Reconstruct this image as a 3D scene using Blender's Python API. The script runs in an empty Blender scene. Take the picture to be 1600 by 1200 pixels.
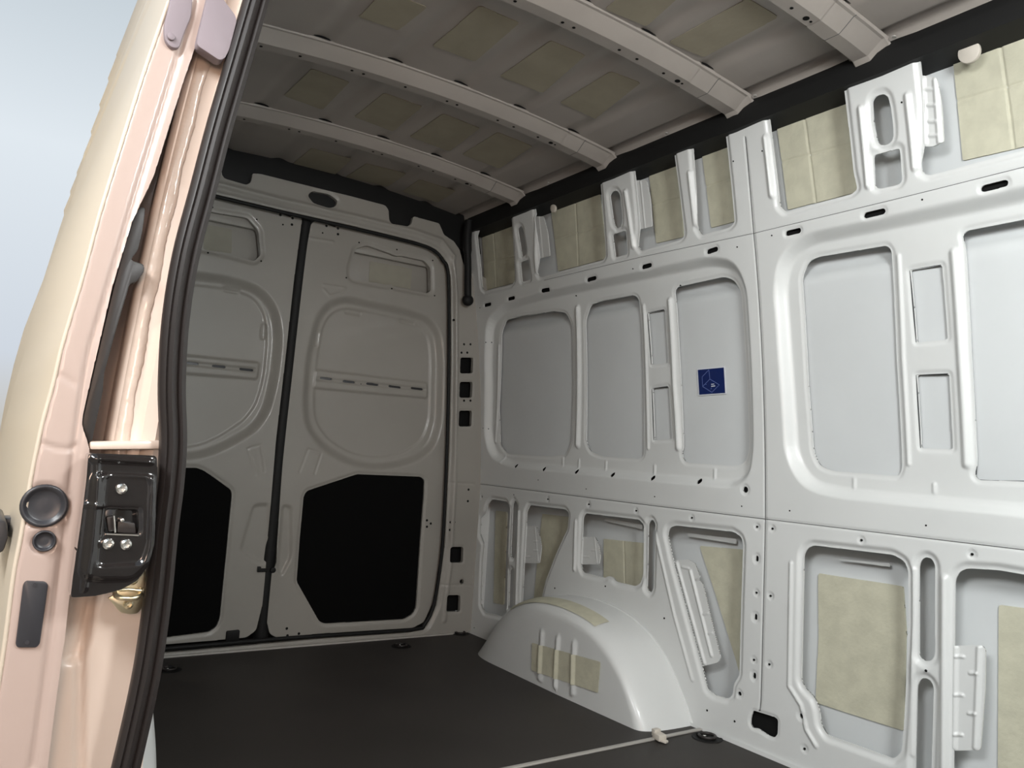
import bpy, bmesh, math, random
import numpy as np
from mathutils import Matrix, Vector

random.seed(3)
SC = bpy.context.scene
COL = SC.collection

# ------------------------------------------------------------------ camera
CAMZ = 0.87
RM = np.array([[0.8266799504838676, -0.5592981518168942, 0.06152915440826995],
               [-0.10234344927998745, -0.04193400810495975, 0.9938648586974628],
               [0.5532866145656019, 0.8279052580690979, 0.09190650577666123]])
FPX = 1246.37
cam = bpy.data.objects.new('camera', bpy.data.cameras.new('camera'))
COL.objects.link(cam)
m = Matrix.Identity(4)
for i in range(3):
    m[i][0] = RM[0][i]; m[i][1] = RM[1][i]; m[i][2] = -RM[2][i]
m[0][3], m[1][3], m[2][3] = 0, 0, CAMZ
cam.matrix_world = m
cam.data.sensor_width = 36
cam.data.lens = FPX / 1600 * 36
cam.data.clip_start = 0.02
SC.camera = cam

# ------------------------------------------------------------------ world, lamps, exposure
SC.view_settings.view_transform = 'Standard'
SC.view_settings.look = 'None'
SC.view_settings.exposure = 0.0
SC.view_settings.gamma = 1
SC.view_settings.use_curve_mapping = False
W = bpy.data.worlds.new('hall_air'); SC.world = W; W.use_nodes = True
nt = W.node_tree; nt.nodes.clear()
o_ = nt.nodes.new('ShaderNodeOutputWorld'); bg = nt.nodes.new('ShaderNodeBackground')
tc = nt.nodes.new('ShaderNodeTexCoord'); sp = nt.nodes.new('ShaderNodeSeparateXYZ')
cr = nt.nodes.new('ShaderNodeValToRGB')
nt.links.new(tc.outputs['Generated'], sp.inputs[0]); nt.links.new(sp.outputs['Z'], cr.inputs[0])
nt.links.new(cr.outputs[0], bg.inputs[0]); nt.links.new(bg.outputs[0], o_.inputs[0])
e = cr.color_ramp.elements
e[0].position = 0.0; e[0].color = (.62, .60, .56, 1)
e[1].position = 0.62; e[1].color = (.42, .50, .56, 1)
a = e.new(0.08); a.color = (.70, .76, .84, 1)
a = e.new(0.30); a.color = (.84, .91, .97, 1)
bg.inputs[1].default_value = 0.90

def area(name, loc, target, size, power, col, sy=None):
    l = bpy.data.lights.new(name, 'AREA'); l.energy = power; l.color = col; l.size = size
    if sy: l.shape = 'RECTANGLE'; l.size_y = sy
    o = bpy.data.objects.new(name, l); COL.objects.link(o)
    o.location = loc
    o.rotation_euler = (Vector(target) - Vector(loc)).to_track_quat('-Z', 'Y').to_euler()
    return o
area('hall_lamp_warm', (-0.40, -0.85, 1.10), (0.14, 1.1, 0.45), 0.5, 13, (1.0, .68, .50))
area('hall_lamp_side', (-3.0, 2.2, 3.6), (0.1, 2.0, 1.2), 0.8, 12, (1.0, .80, .58))
area('interior_fill_light', (0.85, -0.36, 1.72), (2.1, 0.95, 0.75), 0.45, 38, (.97, 1.0, 1.0), 0.45)  # added fill behind the camera, brightens the right wall
area('hall_lamp_opening', (-0.95, 0.20, 2.0), (2.1, 1.2, 0.9), 0.8, 46, (.98, 1.0, 1.0), 0.5)
area('rear_wall_fill_light', (-3.5, 8.0, 4.5), (-1, 12, 2.0), 1.2, 420, (1.0, .88, .68))  # added to brighten the rear hall wall for reflections in the paint

# ------------------------------------------------------------------ materials
def mat(name, col, rough=.4, metal=0, coat=0, noise=0, nscale=8, bump=0, bscale=60, spec=.5):
    mm = bpy.data.materials.new(name); mm.use_nodes = True
    t = mm.node_tree; b = t.nodes['Principled BSDF']
    b.inputs['Base Color'].default_value = (*col, 1)
    b.inputs['Roughness'].default_value = rough
    b.inputs['Metallic'].default_value = metal
    b.inputs['Coat Weight'].default_value = coat
    b.inputs['Coat Roughness'].default_value = .05
    b.inputs['Specular IOR Level'].default_value = spec
    tcn = t.nodes.new('ShaderNodeTexCoord')
    if noise:
        n = t.nodes.new('ShaderNodeTexNoise'); n.inputs['Scale'].default_value = nscale
        n.inputs['Detail'].default_value = 6
        r = t.nodes.new('ShaderNodeValToRGB')
        c = np.array(col)
        r.color_ramp.elements[0].position = .35; r.color_ramp.elements[1].position = .65
        r.color_ramp.elements[0].color = (*(c * (1 - noise)), 1)
        r.color_ramp.elements[1].color = (*np.minimum(c * (1 + noise), 1), 1)
        t.links.new(tcn.outputs['Object'], n.inputs[0]); t.links.new(n.outputs[0], r.inputs[0])
        t.links.new(r.outputs[0], b.inputs['Base Color'])
    if bump:
        n2 = t.nodes.new('ShaderNodeTexNoise'); n2.inputs['Scale'].default_value = bscale
        n2.inputs['Detail'].default_value = 3
        bp = t.nodes.new('ShaderNodeBump'); bp.inputs['Strength'].default_value = bump
        bp.inputs['Distance'].default_value = .002
        t.links.new(tcn.outputs['Object'], n2.inputs[0]); t.links.new(n2.outputs[0], bp.inputs['Height'])
        t.links.new(bp.outputs[0], b.inputs['Normal'])
    return mm
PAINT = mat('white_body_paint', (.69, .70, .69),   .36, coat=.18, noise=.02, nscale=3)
PAINTR = mat('roof_white_paint_shaded', (.345, .31, .28), .5, coat=.1, noise=.05, nscale=4)  # body white darkened, the shade under the roof is in the colour
PAINTD = mat('rear_white_paint_shaded', (.325, .308, .278), .42, coat=.2, noise=.03, nscale=3)  # body white with the dimness of the rear end put into its colour
SKIN = mat('outer_skin_inside_paint', (.65, .67, .675), .42, noise=.02, nscale=4)
EXT = mat('exterior_gloss_white_warm_lit', (.60, .52, .42), .42, coat=.1)  # white paint with warm hall light mixed into its colour
JAMB = mat('jamb_white_paint_warm_lit', (.47, .365, .32), .38, coat=.3, bump=.15, bscale=25)  # white paint, toned down and tinted by the warm lamp light
JAMB2 = mat('pillar_white_paint_warm_lit', (.70, .575, .49), .40, coat=.3, bump=.15, bscale=25)  # lighter copy of the jamb white, warm light in its colour
SEAMD = mat('dark_seam_mastic', (.10, .10, .10), .7)
GAPD = mat('black_gap_shadow', (.03, .032, .036), .7)  # colours in the shadow of the gaps along panel edges
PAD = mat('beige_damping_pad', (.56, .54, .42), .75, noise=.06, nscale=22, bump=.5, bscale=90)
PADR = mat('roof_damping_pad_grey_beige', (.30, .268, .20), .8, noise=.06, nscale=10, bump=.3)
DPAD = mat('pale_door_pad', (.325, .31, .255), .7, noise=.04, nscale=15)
BLACK = mat('black_felt_panel', (.004, .004, .004), .95, spec=.1)
DARK = mat('dark_parts_and_cavity_shade', (.010, .010, .010), .8, spec=.1)  # dark parts, and the shade inside cavities put in as colour
RUB = mat('black_rubber', (.022, .018, .017), .42, spec=.45)
RUBS = mat('dark_seal_rubber', (.008, .008, .008), .6, spec=.3)
PLUG = mat('dark_grey_plastic', (.035, .035, .040), .35)
GREYP = mat('mauve_grey_plastic', (.24, .20, .22), .55)
FLOORM = mat('dark_brown_load_floor', (.034, .029, .026), .6, noise=.12, nscale=2.5, bump=.25, bscale=300)
STRIP = mat('light_grey_plastic_strip', (.42, .40, .37), .45)
CLIP = mat('cream_plastic_clip', (.62, .57, .50), .45)
GLOSSB = mat('gloss_black_enamel', (.012, .010, .010), .12, coat=.8)
ZINC = mat('yellow_zinc_plating', (.86, .76, .54), .34, metal=1)
STEEL = mat('bright_screw_steel', (.80, .79, .76), .25, metal=1)
BLUE = mat('blue_sticker_print', (.002, .014, .10), .4)
BLUEL = mat('pale_blue_print', (.10, .14, .34), .5)
WHITEP = mat('white_sticker_border', (.72, .74, .78), .4)
HALLF = mat('hall_floor_concrete', (.45, .41, .36), .35, noise=.08, nscale=1.5)
SEALANT = mat('brushed_seam_sealer', (.62, .50, .42), .22, coat=.5, bump=1.0, bscale=40)

# ------------------------------------------------------------------ measuring: photo pixel -> point on a known surface
def ray(px, py):
    return RM.T @ np.array([(px - 800) / FPX, -(py - 600) / FPX, 1.0])
def hit(px, py, ax, val):
    r = ray(px, py)
    v = val - (CAMZ if ax == 2 else 0)
    p = r * v / r[ax]; p[2] += CAMZ
    return p
XR = 2.136; XL = 0.195; XC = (XR + XL) / 2; YB = 3.46
def lean(z):
    t = np.clip(np.asarray(z, float) - .7, 0, None)
    return .032 * t + .0796 * t * t
def wall_uv(px, py, ex=0.0):
    x = XR
    for _ in range(12):
        p = hit(px, py, 0, x + ex); x = XR - float(lean(p[2]))
    return (p[1], p[2])
def WP(pts, ex=0.0): return [wall_uv(a, b, ex) for a, b in pts]
def YP(pts, y=YB):
    out = []
    for a, b in pts:
        p = hit(a, b, 1, y); out.append((p[0], p[2]))
    return out
def ZR(x): return 2.028 + .055 * (1 - ((np.asarray(x, float) - XC) / .80) ** 2)
def roof_uv(px, py, ex=0.0):
    z = 2.06
    for _ in range(12):
        p = hit(px, py, 2, z + ex); z = float(ZR(p[0]))
    return (p[0], p[1])
def RP(pts, ex=0.0): return [roof_uv(a, b, ex) for a, b in pts]

def rnd(poly, r, n=5):
    """round the corners of a polygon"""
    P = [np.array(p, float) for p in poly]; out = []
    N = len(P)
    for i in range(N):
        a, b, c = P[i - 1], P[i], P[(i + 1) % N]
        l1 = np.linalg.norm(a - b); l2 = np.linalg.norm(c - b)
        if l1 < 1e-6 or l2 < 1e-6: continue
        d1 = (a - b) / l1; d2 = (c - b) / l2
        k = min(r, l1 * .48, l2 * .48)
        s, e_ = b + d1 * k, b + d2 * k
        for t in np.linspace(0, 1, n):
            out.append(tuple((1 - t) ** 2 * s + 2 * t * (1 - t) * b + t * t * e_))
    return out

# ------------------------------------------------------------------ object helpers
def link(name, me, material=None, parent=None, smooth=True):
    o = bpy.data.objects.new(name, me); COL.objects.link(o)
    if material: me.materials.append(material)
    if parent: o.parent = parent
    if smooth:
        me.polygons.foreach_set('use_smooth', [True] * len(me.polygons))
    return o
def tag(o, label=None, cat=None, group=None, kind=None):
    if label: o['label'] = label
    if cat: o['category'] = cat
    if group: o['group'] = group
    if kind: o['kind'] = kind
    return o
def empty(name, loc=(0, 0, 0)):
    o = bpy.data.objects.new(name, None); COL.objects.link(o); o.location = loc
    o.empty_display_size = .05
    return o
def frommesh(name, vs, fs, material, parent=None, smooth=True, local=True):
    me = bpy.data.meshes.new(name)
    if parent is not None and local:
        L = parent.location; vs = [(v[0] - L[0], v[1] - L[1], v[2] - L[2]) for v in vs]
    me.from_pydata([tuple(v) for v in vs], [], fs); me.update()
    return link(name, me, material, parent, smooth)
def sharp(o, ang=35):
    o.data.set_sharp_from_angle(angle=math.radians(ang)); return o

def polysdf(P, U, V):
    P = np.asarray(P, float)
    d = np.full(U.shape, 1e9); s = np.ones(U.shape)
    N = len(P); j = N - 1
    for i in range(N):
        ex, ey = P[j] - P[i]
        wx, wy = U - P[i][0], V - P[i][1]
        q = ex * ex + ey * ey
        if q < 1e-14: j = i; continue
        t = np.clip((wx * ex + wy * ey) / q, 0, 1)
        d = np.minimum(d, (wx - ex * t) ** 2 + (wy - ey * t) ** 2)
        c1 = V >= P[i][1]; c2 = V < P[j][1]; c3 = ex * wy > ey * wx
        flip = (c1 & c2 & c3) | (~c1 & ~c2 & ~c3)
        s[flip] *= -1
        j = i
    return s * np.sqrt(d)
def segdist(pts, U, V):
    d = np.full(U.shape, 1e9)
    for (a, b), (c, e_) in zip(pts[:-1], pts[1:]):
        ex, ey = c - a, e_ - b
        t = np.clip(((U - a) * ex + (V - b) * ey) / max(ex * ex + ey * ey, 1e-12), 0, 1)
        d = np.minimum(d, np.hypot(U - a - ex * t, V - b - ey * t))
    return d
def sst(x): x = np.clip(x, 0, 1); return x * x * (3 - 2 * x)

class Sheet:
    """pressed sheet metal: a fine grid over (u,v) with recesses, beads and clean cut openings"""
    def __init__(s, u0, u1, v0, v1, step):
        nu = int(round((u1 - u0) / step)) + 1; nv = int(round((v1 - v0) / step)) + 1
        s.u = np.linspace(u0, u1, nu); s.v = np.linspace(v0, v1, nv)
        s.U, s.V = np.meshgrid(s.u, s.v, indexing='ij')
        s.D = np.zeros(s.U.shape); s.F = np.full(s.U.shape, 1.0)
    def win(s, pts, mg):
        P = np.asarray(pts)
        i0, i1 = np.searchsorted(s.u, [P[:, 0].min() - mg, P[:, 0].max() + mg])
        j0, j1 = np.searchsorted(s.v, [P[:, 1].min() - mg, P[:, 1].max() + mg])
        return slice(max(i0 - 1, 0), i1 + 1), slice(max(j0 - 1, 0), j1 + 1)
    def recess(s, poly, depth, ramp=.012, grow=0.0):
        w = s.win(poly, ramp + abs(grow) + .01)
        if s.U[w].size == 0: return
        sd = polysdf(poly, s.U[w], s.V[w]) - grow
        s.D[w] += depth * sst(.5 - sd / ramp)
    def bead(s, pts, h, r):
        w = s.win(pts, r + .01)
        if s.U[w].size == 0: return
        d = segdist(pts, s.U[w], s.V[w])
        s.D[w] -= h * sst(1 - d / r)
    def hole(s, poly, rim=.008, rimd=.006):
        if rimd: s.recess(poly, rimd, rim * 1.2, rim)
        w = s.win(poly, .03)
        if s.U[w].size == 0: return
        s.F[w] = np.minimum(s.F[w], polysdf(poly, s.U[w], s.V[w]))
    def outline(s, poly):
        s.F = np.minimum(s.F, -polysdf(poly, s.U, s.V))
    def build(s, name, fmap, material, parent=None, lip=.010, backs=None, loc=None):
        F = s.F.copy(); q_ = .16 * (s.u[1] - s.u[0]); nz = np.abs(F) < q_; F[nz] = np.where(F[nz] >= 0, q_, -q_)
        nu, nv = F.shape
        ins = F > 0
        P = fmap(s.U, s.V, s.D)
        V = [np.stack([P[0].ravel(), P[1].ravel(), P[2].ravel()], 1)]
        idx = np.arange(nu * nv).reshape(nu, nv)
        c = ins[:-1, :-1].astype(int) + ins[1:, :-1] + ins[1:, 1:] + ins[:-1, 1:]
        fi, fj = np.where(c == 4)
        quads = np.stack([idx[fi, fj], idx[fi + 1, fj], idx[fi + 1, fj + 1], idx[fi, fj + 1]], 1)
        faces = quads.tolist()
        extra = []; ed = {}; base = nu * nv; exD = []
        mi, mj = np.where((c > 0) & (c < 4))
        segs = []
        def cross(a, b):
            k = (a, b) if a < b else (b, a)
            if k in ed: return ed[k]
            a_, b_ = k
            fa, fb = F[a_], F[b_]; t = fa / (fa - fb)
            u = s.U[a_] * (1 - t) + s.U[b_] * t; v = s.V[a_] * (1 - t) + s.V[b_] * t
            # depth taken from the kept side, so that the lip stays clean
            dd = s.D[a_] * (1 - t) + s.D[b_] * t
            extra.append((u, v, dd)); ed[k] = base + len(extra) - 1
            return ed[k]
        for i, j in zip(mi.tolist(), mj.tolist()):
            cs = [(i, j), (i + 1, j), (i + 1, j + 1), (i, j + 1)]
            poly = []; cr_ = []
            for k in range(4):
                a_, b_ = cs[k], cs[(k + 1) % 4]
                if ins[a_]: poly.append(int(idx[a_]))
                if ins[a_] != ins[b_]:
                    q = cross(a_, b_); poly.append(q); cr_.append(q)
            if len(poly) > 2: faces.append(poly)
            if len(cr_) == 2: segs.append((cr_[0], cr_[1]))
        if extra:
            E_ = np.array(extra)
            V.append(np.stack(fmap(E_[:, 0], E_[:, 1], E_[:, 2]), 1))
            if lip:
                V.append(np.stack(fmap(E_[:, 0], E_[:, 1], E_[:, 2]), 1))
                V.append(np.stack(fmap(E_[:, 0], E_[:, 1], E_[:, 2] + lip), 1))
                n = len(extra)
                for a_, b_ in segs:
                    faces.append([a_ + n, b_ + n, b_ + 2 * n, a_ + 2 * n])
        V = np.concatenate(V)
        used = np.zeros(len(V), bool)
        flat = np.fromiter((q for f in faces for q in f), int)
        used[flat] = True
        remap = np.cumsum(used) - 1
        V = V[used]
        if parent is not None: V = V - np.array(parent.location)
        me = bpy.data.meshes.new(name)
        lens = np.array([len(f) for f in faces]); flat = remap[flat]
        me.vertices.add(len(V)); me.vertices.foreach_set('co', V.astype(np.float32).ravel())
        me.loops.add(len(flat)); me.loops.foreach_set('vertex_index', flat.astype(np.int32))
        me.polygons.add(len(lens))
        st = np.concatenate([[0], np.cumsum(lens)[:-1]])
        me.polygons.foreach_set('loop_start', st.astype(np.int32))
        me.update(calc_edges=True); me.validate()
        return link(name, me, material, parent)

def f_wall(ex=0.0):
    return lambda U, V, D: (XR - lean(V) + ex + D, U, V)
def f_wallL(ex=0.0):
    return lambda U, V, D: (XL + lean(V) - ex - D, U, V)
def f_back(y=YB):
    return lambda U, V, D: (U, y + D, V)
def f_roof(ex=0.0):
    return lambda U, V, D: (U, V, ZR(U) + ex + D)
def patch(name, poly, fmap, material, parent, th=.0015, step=.006, feats=None, outl=True):
    """a thin slab following a surface: front skin with a turned-back edge"""
    P = np.asarray(poly)
    a, b = P.min(0) - step, P.max(0) + step
    s = Sheet(a[0], b[0], a[1], b[1], step)
    s.outline(poly)
    if feats: feats(s)
    return s.build(name, fmap, material, parent, lip=th)

def tube(name, pts, r, material, parent=None, n=10, closed=False, prof=None):
    """swept tube; r may be a list; prof = list of (a,b) offsets instead of a circle"""
    P = [Vector(p) for p in pts]; N = len(P)
    R = r if isinstance(r, (list, tuple)) else [r] * N
    vs, fs = [], []
    up0 = None
    for i in range(N):
        t = (P[min(i + 1, N - 1)] - P[max(i - 1, 0)]).normalized()
        if up0 is None:
            up0 = Vector((0, 0, 1)) if abs(t.z) < .9 else Vector((0, 1, 0))
        s_ = t.cross(up0).normalized(); u_ = s_.cross(t).normalized(); up0 = u_
        ring = prof if prof else [(math.cos(2 * math.pi * k / n), math.sin(2 * math.pi * k / n)) for k in range(n)]
        for (a, b) in ring:
            sc = 1 if prof else R[i]
            vs.append(P[i] + s_ * a * sc + u_ * b * sc)
    m_ = len(prof) if prof else n
    for i in range(N - 1):
        for k in range(m_):
            k2 = (k + 1) % m_
            fs.append([i * m_ + k, i * m_ + k2, (i + 1) * m_ + k2, (i + 1) * m_ + k])
    fs.append(list(range(m_))[::-1]); fs.append([(N - 1) * m_ + k for k in range(m_)])
    o = frommesh(name, vs, fs, material, parent)
    return sharp(o, 50)
def smoothpath(pts, n=6):
    P = [np.array(p, float) for p in pts]; out = []
    for i in range(len(P) - 1):
        a = P[max(i - 1, 0)]; b = P[i]; c = P[i + 1]; d = P[min(i + 2, len(P) - 1)]
        for t in np.linspace(0, 1, n, endpoint=False):
            out.append(tuple(.5 * ((2 * b) + (-a + c) * t + (2 * a - 5 * b + 4 * c - d) * t * t + (-a + 3 * b - 3 * c + d) * t ** 3)))
    out.append(tuple(P[-1])); return out
def prism(name, poly, to3, d0, d1, material, parent=None, bevel=0.0, bseg=2):
    """polygon (u,v) given thickness between depths d0 and d1"""
    bm = bmesh.new()
    L = parent.location if parent is not None else Vector((0, 0, 0))
    va = [bm.verts.new(Vector(to3(u, v, d0)) - L) for u, v in poly]
    vb = [bm.verts.new(Vector(to3(u, v, d1)) - L) for u, v in poly]
    n = len(poly)
    bm.faces.new(va); bm.faces.new(vb[::-1])
    for i in range(n):
        bm.faces.new([va[i], vb[i], vb[(i + 1) % n], va[(i + 1) % n]])
    bmesh.ops.recalc_face_normals(bm, faces=bm.faces)
    if bevel:
        es = [e_ for e_ in bm.edges if len(e_.link_faces) == 2 and e_.calc_face_angle(0) > .6]
        bmesh.ops.bevel(bm, geom=es, offset=bevel, segments=bseg, profile=.5, affect='EDGES', clamp_overlap=True)
    me = bpy.data.meshes.new(name); bm.to_mesh(me); bm.free()
    o = link(name, me, material, parent)
    return sharp(o, 40)
def box(name, lo, hi, material, parent=None, bevel=.002):
    return prism(name, [(lo[0], lo[1]), (hi[0], lo[1]), (hi[0], hi[1]), (lo[0], hi[1])],
                 lambda u, v, d: (u, v, d), lo[2], hi[2], material, parent, bevel)
def circ(c, rx, ry=None, n=24):
    ry = ry or rx
    return [(c[0] + rx * math.cos(2 * math.pi * k / n), c[1] + ry * math.sin(2 * math.pi * k / n)) for k in range(n)]
def capsule(a, b, r, n=8):
    a = np.array(a); b = np.array(b); d = (b - a); l = np.linalg.norm(d); d = d / l if l > 1e-9 else np.array([1., 0])
    p = np.array([-d[1], d[0]]); out = []
    for k in range(n + 1):
        t = -math.pi / 2 + math.pi * k / n
        out.append(tuple(b + r * (math.cos(t) * d + math.sin(t) * p)))
    for k in range(n + 1):
        t = math.pi / 2 + math.pi * k / n
        out.append(tuple(a + r * (math.cos(t) * d + math.sin(t) * p)))
    return out
def discs(name, items, to3, material, parent, off=-.0006):
    """many tiny dark screw holes joined into one part"""
    vs, fs = [], []
    for (c, r) in items:
        b = len(vs)
        vs += [to3(u, v, off) for u, v in circ(c, r, n=10)]
        vs += [to3(u, v, off + .004) for u, v in circ(c, r * .8, n=10)]
        for k in range(10):
            fs.append([b + k, b + (k + 1) % 10, b + 10 + (k + 1) % 10, b + 10 + k])
        fs.append(list(range(b, b + 10)))
    o = frommesh(name, vs, fs, material, parent, smooth=False)
    o['kind'] = 'stuff'
    return o

# ================================================================== STRUCTURE
# ------------------------------------------------------------------ right side wall
R1 = WP([(766, 505), (790, 479), (850, 462), (1112, 408), (1150, 414), (1167, 450), (1174, 560), (1178, 700), (1172, 742), (1150, 757),
         (1092, 752), (1020, 746), (902, 735), (800, 725), (772, 712), (763, 680), (764, 560)], .02)
R2 = WP([(1220, 450), (1228, 405), (1262, 374), (1403, 346), (1600, 304), (1800, 262), (1800, 830), (1600, 797), (1442, 783),
         (1310, 770), (1262, 756), (1238, 712), (1228, 560)], .02)
MID = .034
mids = [
    [(783, 520), (790, 500), (812, 494), (868, 486), (884, 489), (893, 508), (895, 600), (892, 690), (884, 710), (860, 713), (792, 709), (781, 695), (779, 640)],
    [(914, 500), (922, 476), (940, 470), (990, 461), (997, 466), (1001, 500), (1005, 712), (998, 717), (940, 713), (922, 706), (915, 690)],
    [(1053, 455), (1057, 448), (1130, 432), (1146, 437), (1157, 455), (1166, 600), (1170, 700), (1164, 722), (1150, 728), (1072, 723), (1066, 716), (1065, 705), (1067, 700), (1060, 545), (1056, 475)],
    [(1012, 489), (1038, 484), (1043, 567), (1018, 570)],
    [(1019, 607), (1044, 604), (1049, 686), (1022, 688)],
    [(1252, 433), (1262, 408), (1277, 401), (1385, 383), (1392, 391), (1400, 560), (1409, 730), (1404, 744), (1300, 736), (1280, 728), (1270, 705), (1262, 600)],
    [(1422, 422), (1471, 414), (1480, 530), (1432, 535)],
    [(1432, 586), (1482, 584), (1488, 702), (1439, 700)],
    [(1503, 365), (1512, 359), (1600, 342), (1720, 318), (1720, 766), (1600, 752), (1528, 750), (1522, 742), (1526, 724), (1517, 560), (1508, 390)],
]
ups = [
    [(745, 368), (753, 450), (758, 455), (799, 445), (804, 438), (797, 320), (758, 330)],
    [(808, 358), (812, 353), (816, 355), (822, 393), (820, 399), (815, 401)],
    [(812, 410), (825, 405), (829, 436), (815, 441)],
    [(834, 308), (842, 400), (840, 428), (844, 433), (942, 406), (946, 400), (936, 268), (925, 270)],
    [(952, 304), (957, 298), (964, 298), (968, 304), (972, 345), (969, 354), (963, 357), (958, 348)],
    [(956, 366), (977, 360), (980, 397), (961, 402)],
    [(989, 250), (999, 355), (996, 384), (1001, 392), (1064, 374), (1069, 366), (1050, 222), (1010, 235)],
    [(1080, 208), (1090, 358), (1096, 367), (1140, 355), (1147, 347), (1131, 190)],
    [(1198, 160), (1218, 322), (1228, 331), (1330, 303), (1339, 295), (1333, 270), (1315, 115), (1300, 120)],
    [(1362, 157), (1368, 149), (1381, 146), (1387, 151), (1391, 167), (1395, 197), (1395, 217), (1388, 225), (1376, 227), (1370, 221), (1364, 190)],
    [(1364, 242), (1405, 231), (1409, 282), (1404, 288), (1373, 295), (1366, 290)],
    [(1434, 70), (1444, 160), (1443, 228), (1438, 255), (1440, 268), (1450, 274), (1600, 234), (1720, 204), (1720, -30), (1600, 8), (1500, 45)],
]
lows = [
    [(762, 787), (768, 780), (791, 784), (796, 795), (793, 860), (790, 958), (783, 963), (757, 957), (751, 945), (753, 880), (756, 850), (750, 836), (751, 808), (758, 802)],
    [(800, 788), (804, 781), (808, 788), (805, 862), (802, 872), (799, 872), (797, 866)],
    [(795, 892), (798, 888), (802, 892), (799, 950), (793, 950)],
    [(822, 800), (827, 789), (883, 796), (888, 803), (886, 826), (870, 860), (852, 906), (845, 935), (817, 968), (814, 960), (818, 880), (821, 825)],
    [(910, 808), (914, 802), (922, 803), (998, 812), (1005, 820), (1004, 897), (1000, 911), (992, 916), (962, 909), (957, 902), (950, 900), (944, 903), (911, 895), (907, 882)],
    [(1012, 818), (1015, 813), (1019, 812), (1023, 818), (1020, 920), (1016, 927), (1010, 921)],
    [(1042, 834), (1045, 825), (1054, 821), (1145, 831), (1157, 839), (1160, 850), (1157, 940), (1154, 1055), (1145, 1070), (1144, 1086), (1136, 1092), (1116, 1086), (1105, 1077), (1096, 1042), (1051, 875)],
    [(1255, 867), (1260, 857), (1270, 852), (1395, 867), (1412, 877), (1418, 892), (1419, 970), (1412, 1120), (1408, 1175), (1395, 1186), (1340, 1166), (1292, 1149), (1282, 1132), (1279, 1108), (1272, 1090), (1256, 1074), (1251, 1062)],
    [(1435, 884), (1439, 874), (1447, 870), (1456, 874), (1460, 884), (1460, 1022), (1456, 1031), (1448, 1034), (1440, 1031), (1435, 1022)],
    [(1432, 1072), (1437, 1062), (1444, 1059), (1453, 1063), (1458, 1074), (1454, 1215), (1446, 1228), (1434, 1224), (1429, 1212)],
    [(1491, 907), (1497, 894), (1510, 888), (1560, 891), (1600, 898), (1750, 922), (1750, 1290), (1488, 1290), (1490, 1010)],
]
hatch = [(1176, 1110), (1211, 1121), (1215, 1126), (1214, 1148), (1209, 1153), (1201, 1150), (1183, 1138), (1176, 1138), (1172, 1131), (1172, 1124)]
ws = Sheet(-0.40, 3.455, 0.0, 2.005, .004)
R1 = rnd(R1, .06, 6); R2 = rnd(R2, .08, 6)
ws.recess(R1, MID, .034); ws.recess(R2, MID, .036)
holes_soft = []
for i, q in enumerate(mids):
    P = rnd(WP(q, MID), .018 if len(q) > 4 else .006)
    ws.hole(P, .009, .0035)
for i, q in enumerate(ups):
    P = rnd(WP(q, .004), .008)
    ws.hole(P, .012, .007)
for i, q in enumerate(lows):
    P = rnd(WP(q, .004), .010)
    ws.hole(P, .013, .008)
ws.hole(rnd(WP(hatch), .006), .006, .003)
slots = [((757, 477), (765, 475)), ((794, 467), (802, 465)), ((846, 454), (856, 452)), ((918, 437), (929, 434)), ((1004, 417), (1015, 414)),
         ((1106, 393), (1118, 389)), ((1230, 364), (1247, 360)), ((1353, 336), (1378, 330)), ((1537, 294), (1569, 286))]
for a_, b_ in slots: ws.hole(capsule(*WP([a_, b_]), .0085), .006, .003)
for (x_, y_) in [(808, 728), (852, 733), (902, 737), (958, 742), (1020, 747), (1092, 752)]:
    c_ = WP([(x_, y_)], .015)[0]
    ws.hole(capsule((c_[0] - .004, c_[1] - .003), (c_[0] + .004, c_[1] + .003), .0075), .004, .001)
ovals = [(1182, 873), (1180, 964), (1178, 1056)]
for q in ovals:
    c_ = WP([q])[0]; ws.hole(capsule((c_[0], c_[1] - .004), (c_[0], c_[1] + .004), .006), .007, .003)
for q, r_ in [((1164, 765), .0105), ((1252, 1119), .008), ((1155, 1084), .007), ((752, 776), .007)]:
    ws.hole(circ(WP([q])[0], r_), .007, .003)
# pressed ribs, folded seams and flutes
ws.bead(WP([(903, 482), (905, 600), (903, 695)], MID), .012, .020)
ws.bead(WP([(1006, 478), (1011, 600), (1013, 700)], MID), .006, .010)
ws.bead(WP([(1047, 470), (1054, 600), (1060, 700)], MID), .010, .016)
ws.bead(WP([(1404, 400), (1411, 560), (1420, 725)], MID), .005, .009)
ws.bead(WP([(1491, 395), (1502, 560), (1511, 725)], MID), .010, .017)
ws.bead(WP([(776, 540), (771, 690)], .02), .006, .012)
ws.bead(WP([(811, 800), (806, 965)]), .007, .013)
ws.bead(WP([(900, 815), (898, 890)]), .008, .012)
ws.bead(WP([(1024, 832), (1054, 962), (1082, 1062)]), .006, .009)
ws.bead(WP([(1236, 880), (1233, 1072), (1252, 1102), (1260, 1140), (1275, 1165)]), .006, .010)
ws.bead(WP([(1427, 890), (1424, 1180)]), .005, .009)
ws.bead(WP([(1476, 905), (1475, 1200)]), .009, .016)
for a_, b_ in [((836, 340), (838, 425)), ((978, 300), (990, 385)), ((1078, 270), (1086, 350)), ((1196, 215), (1206, 305)),
               ((1345, 170), (1357, 290)), ((1418, 150), (1430, 262))]:
    ws.bead(WP([a_, b_]), .010, .014)
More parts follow.
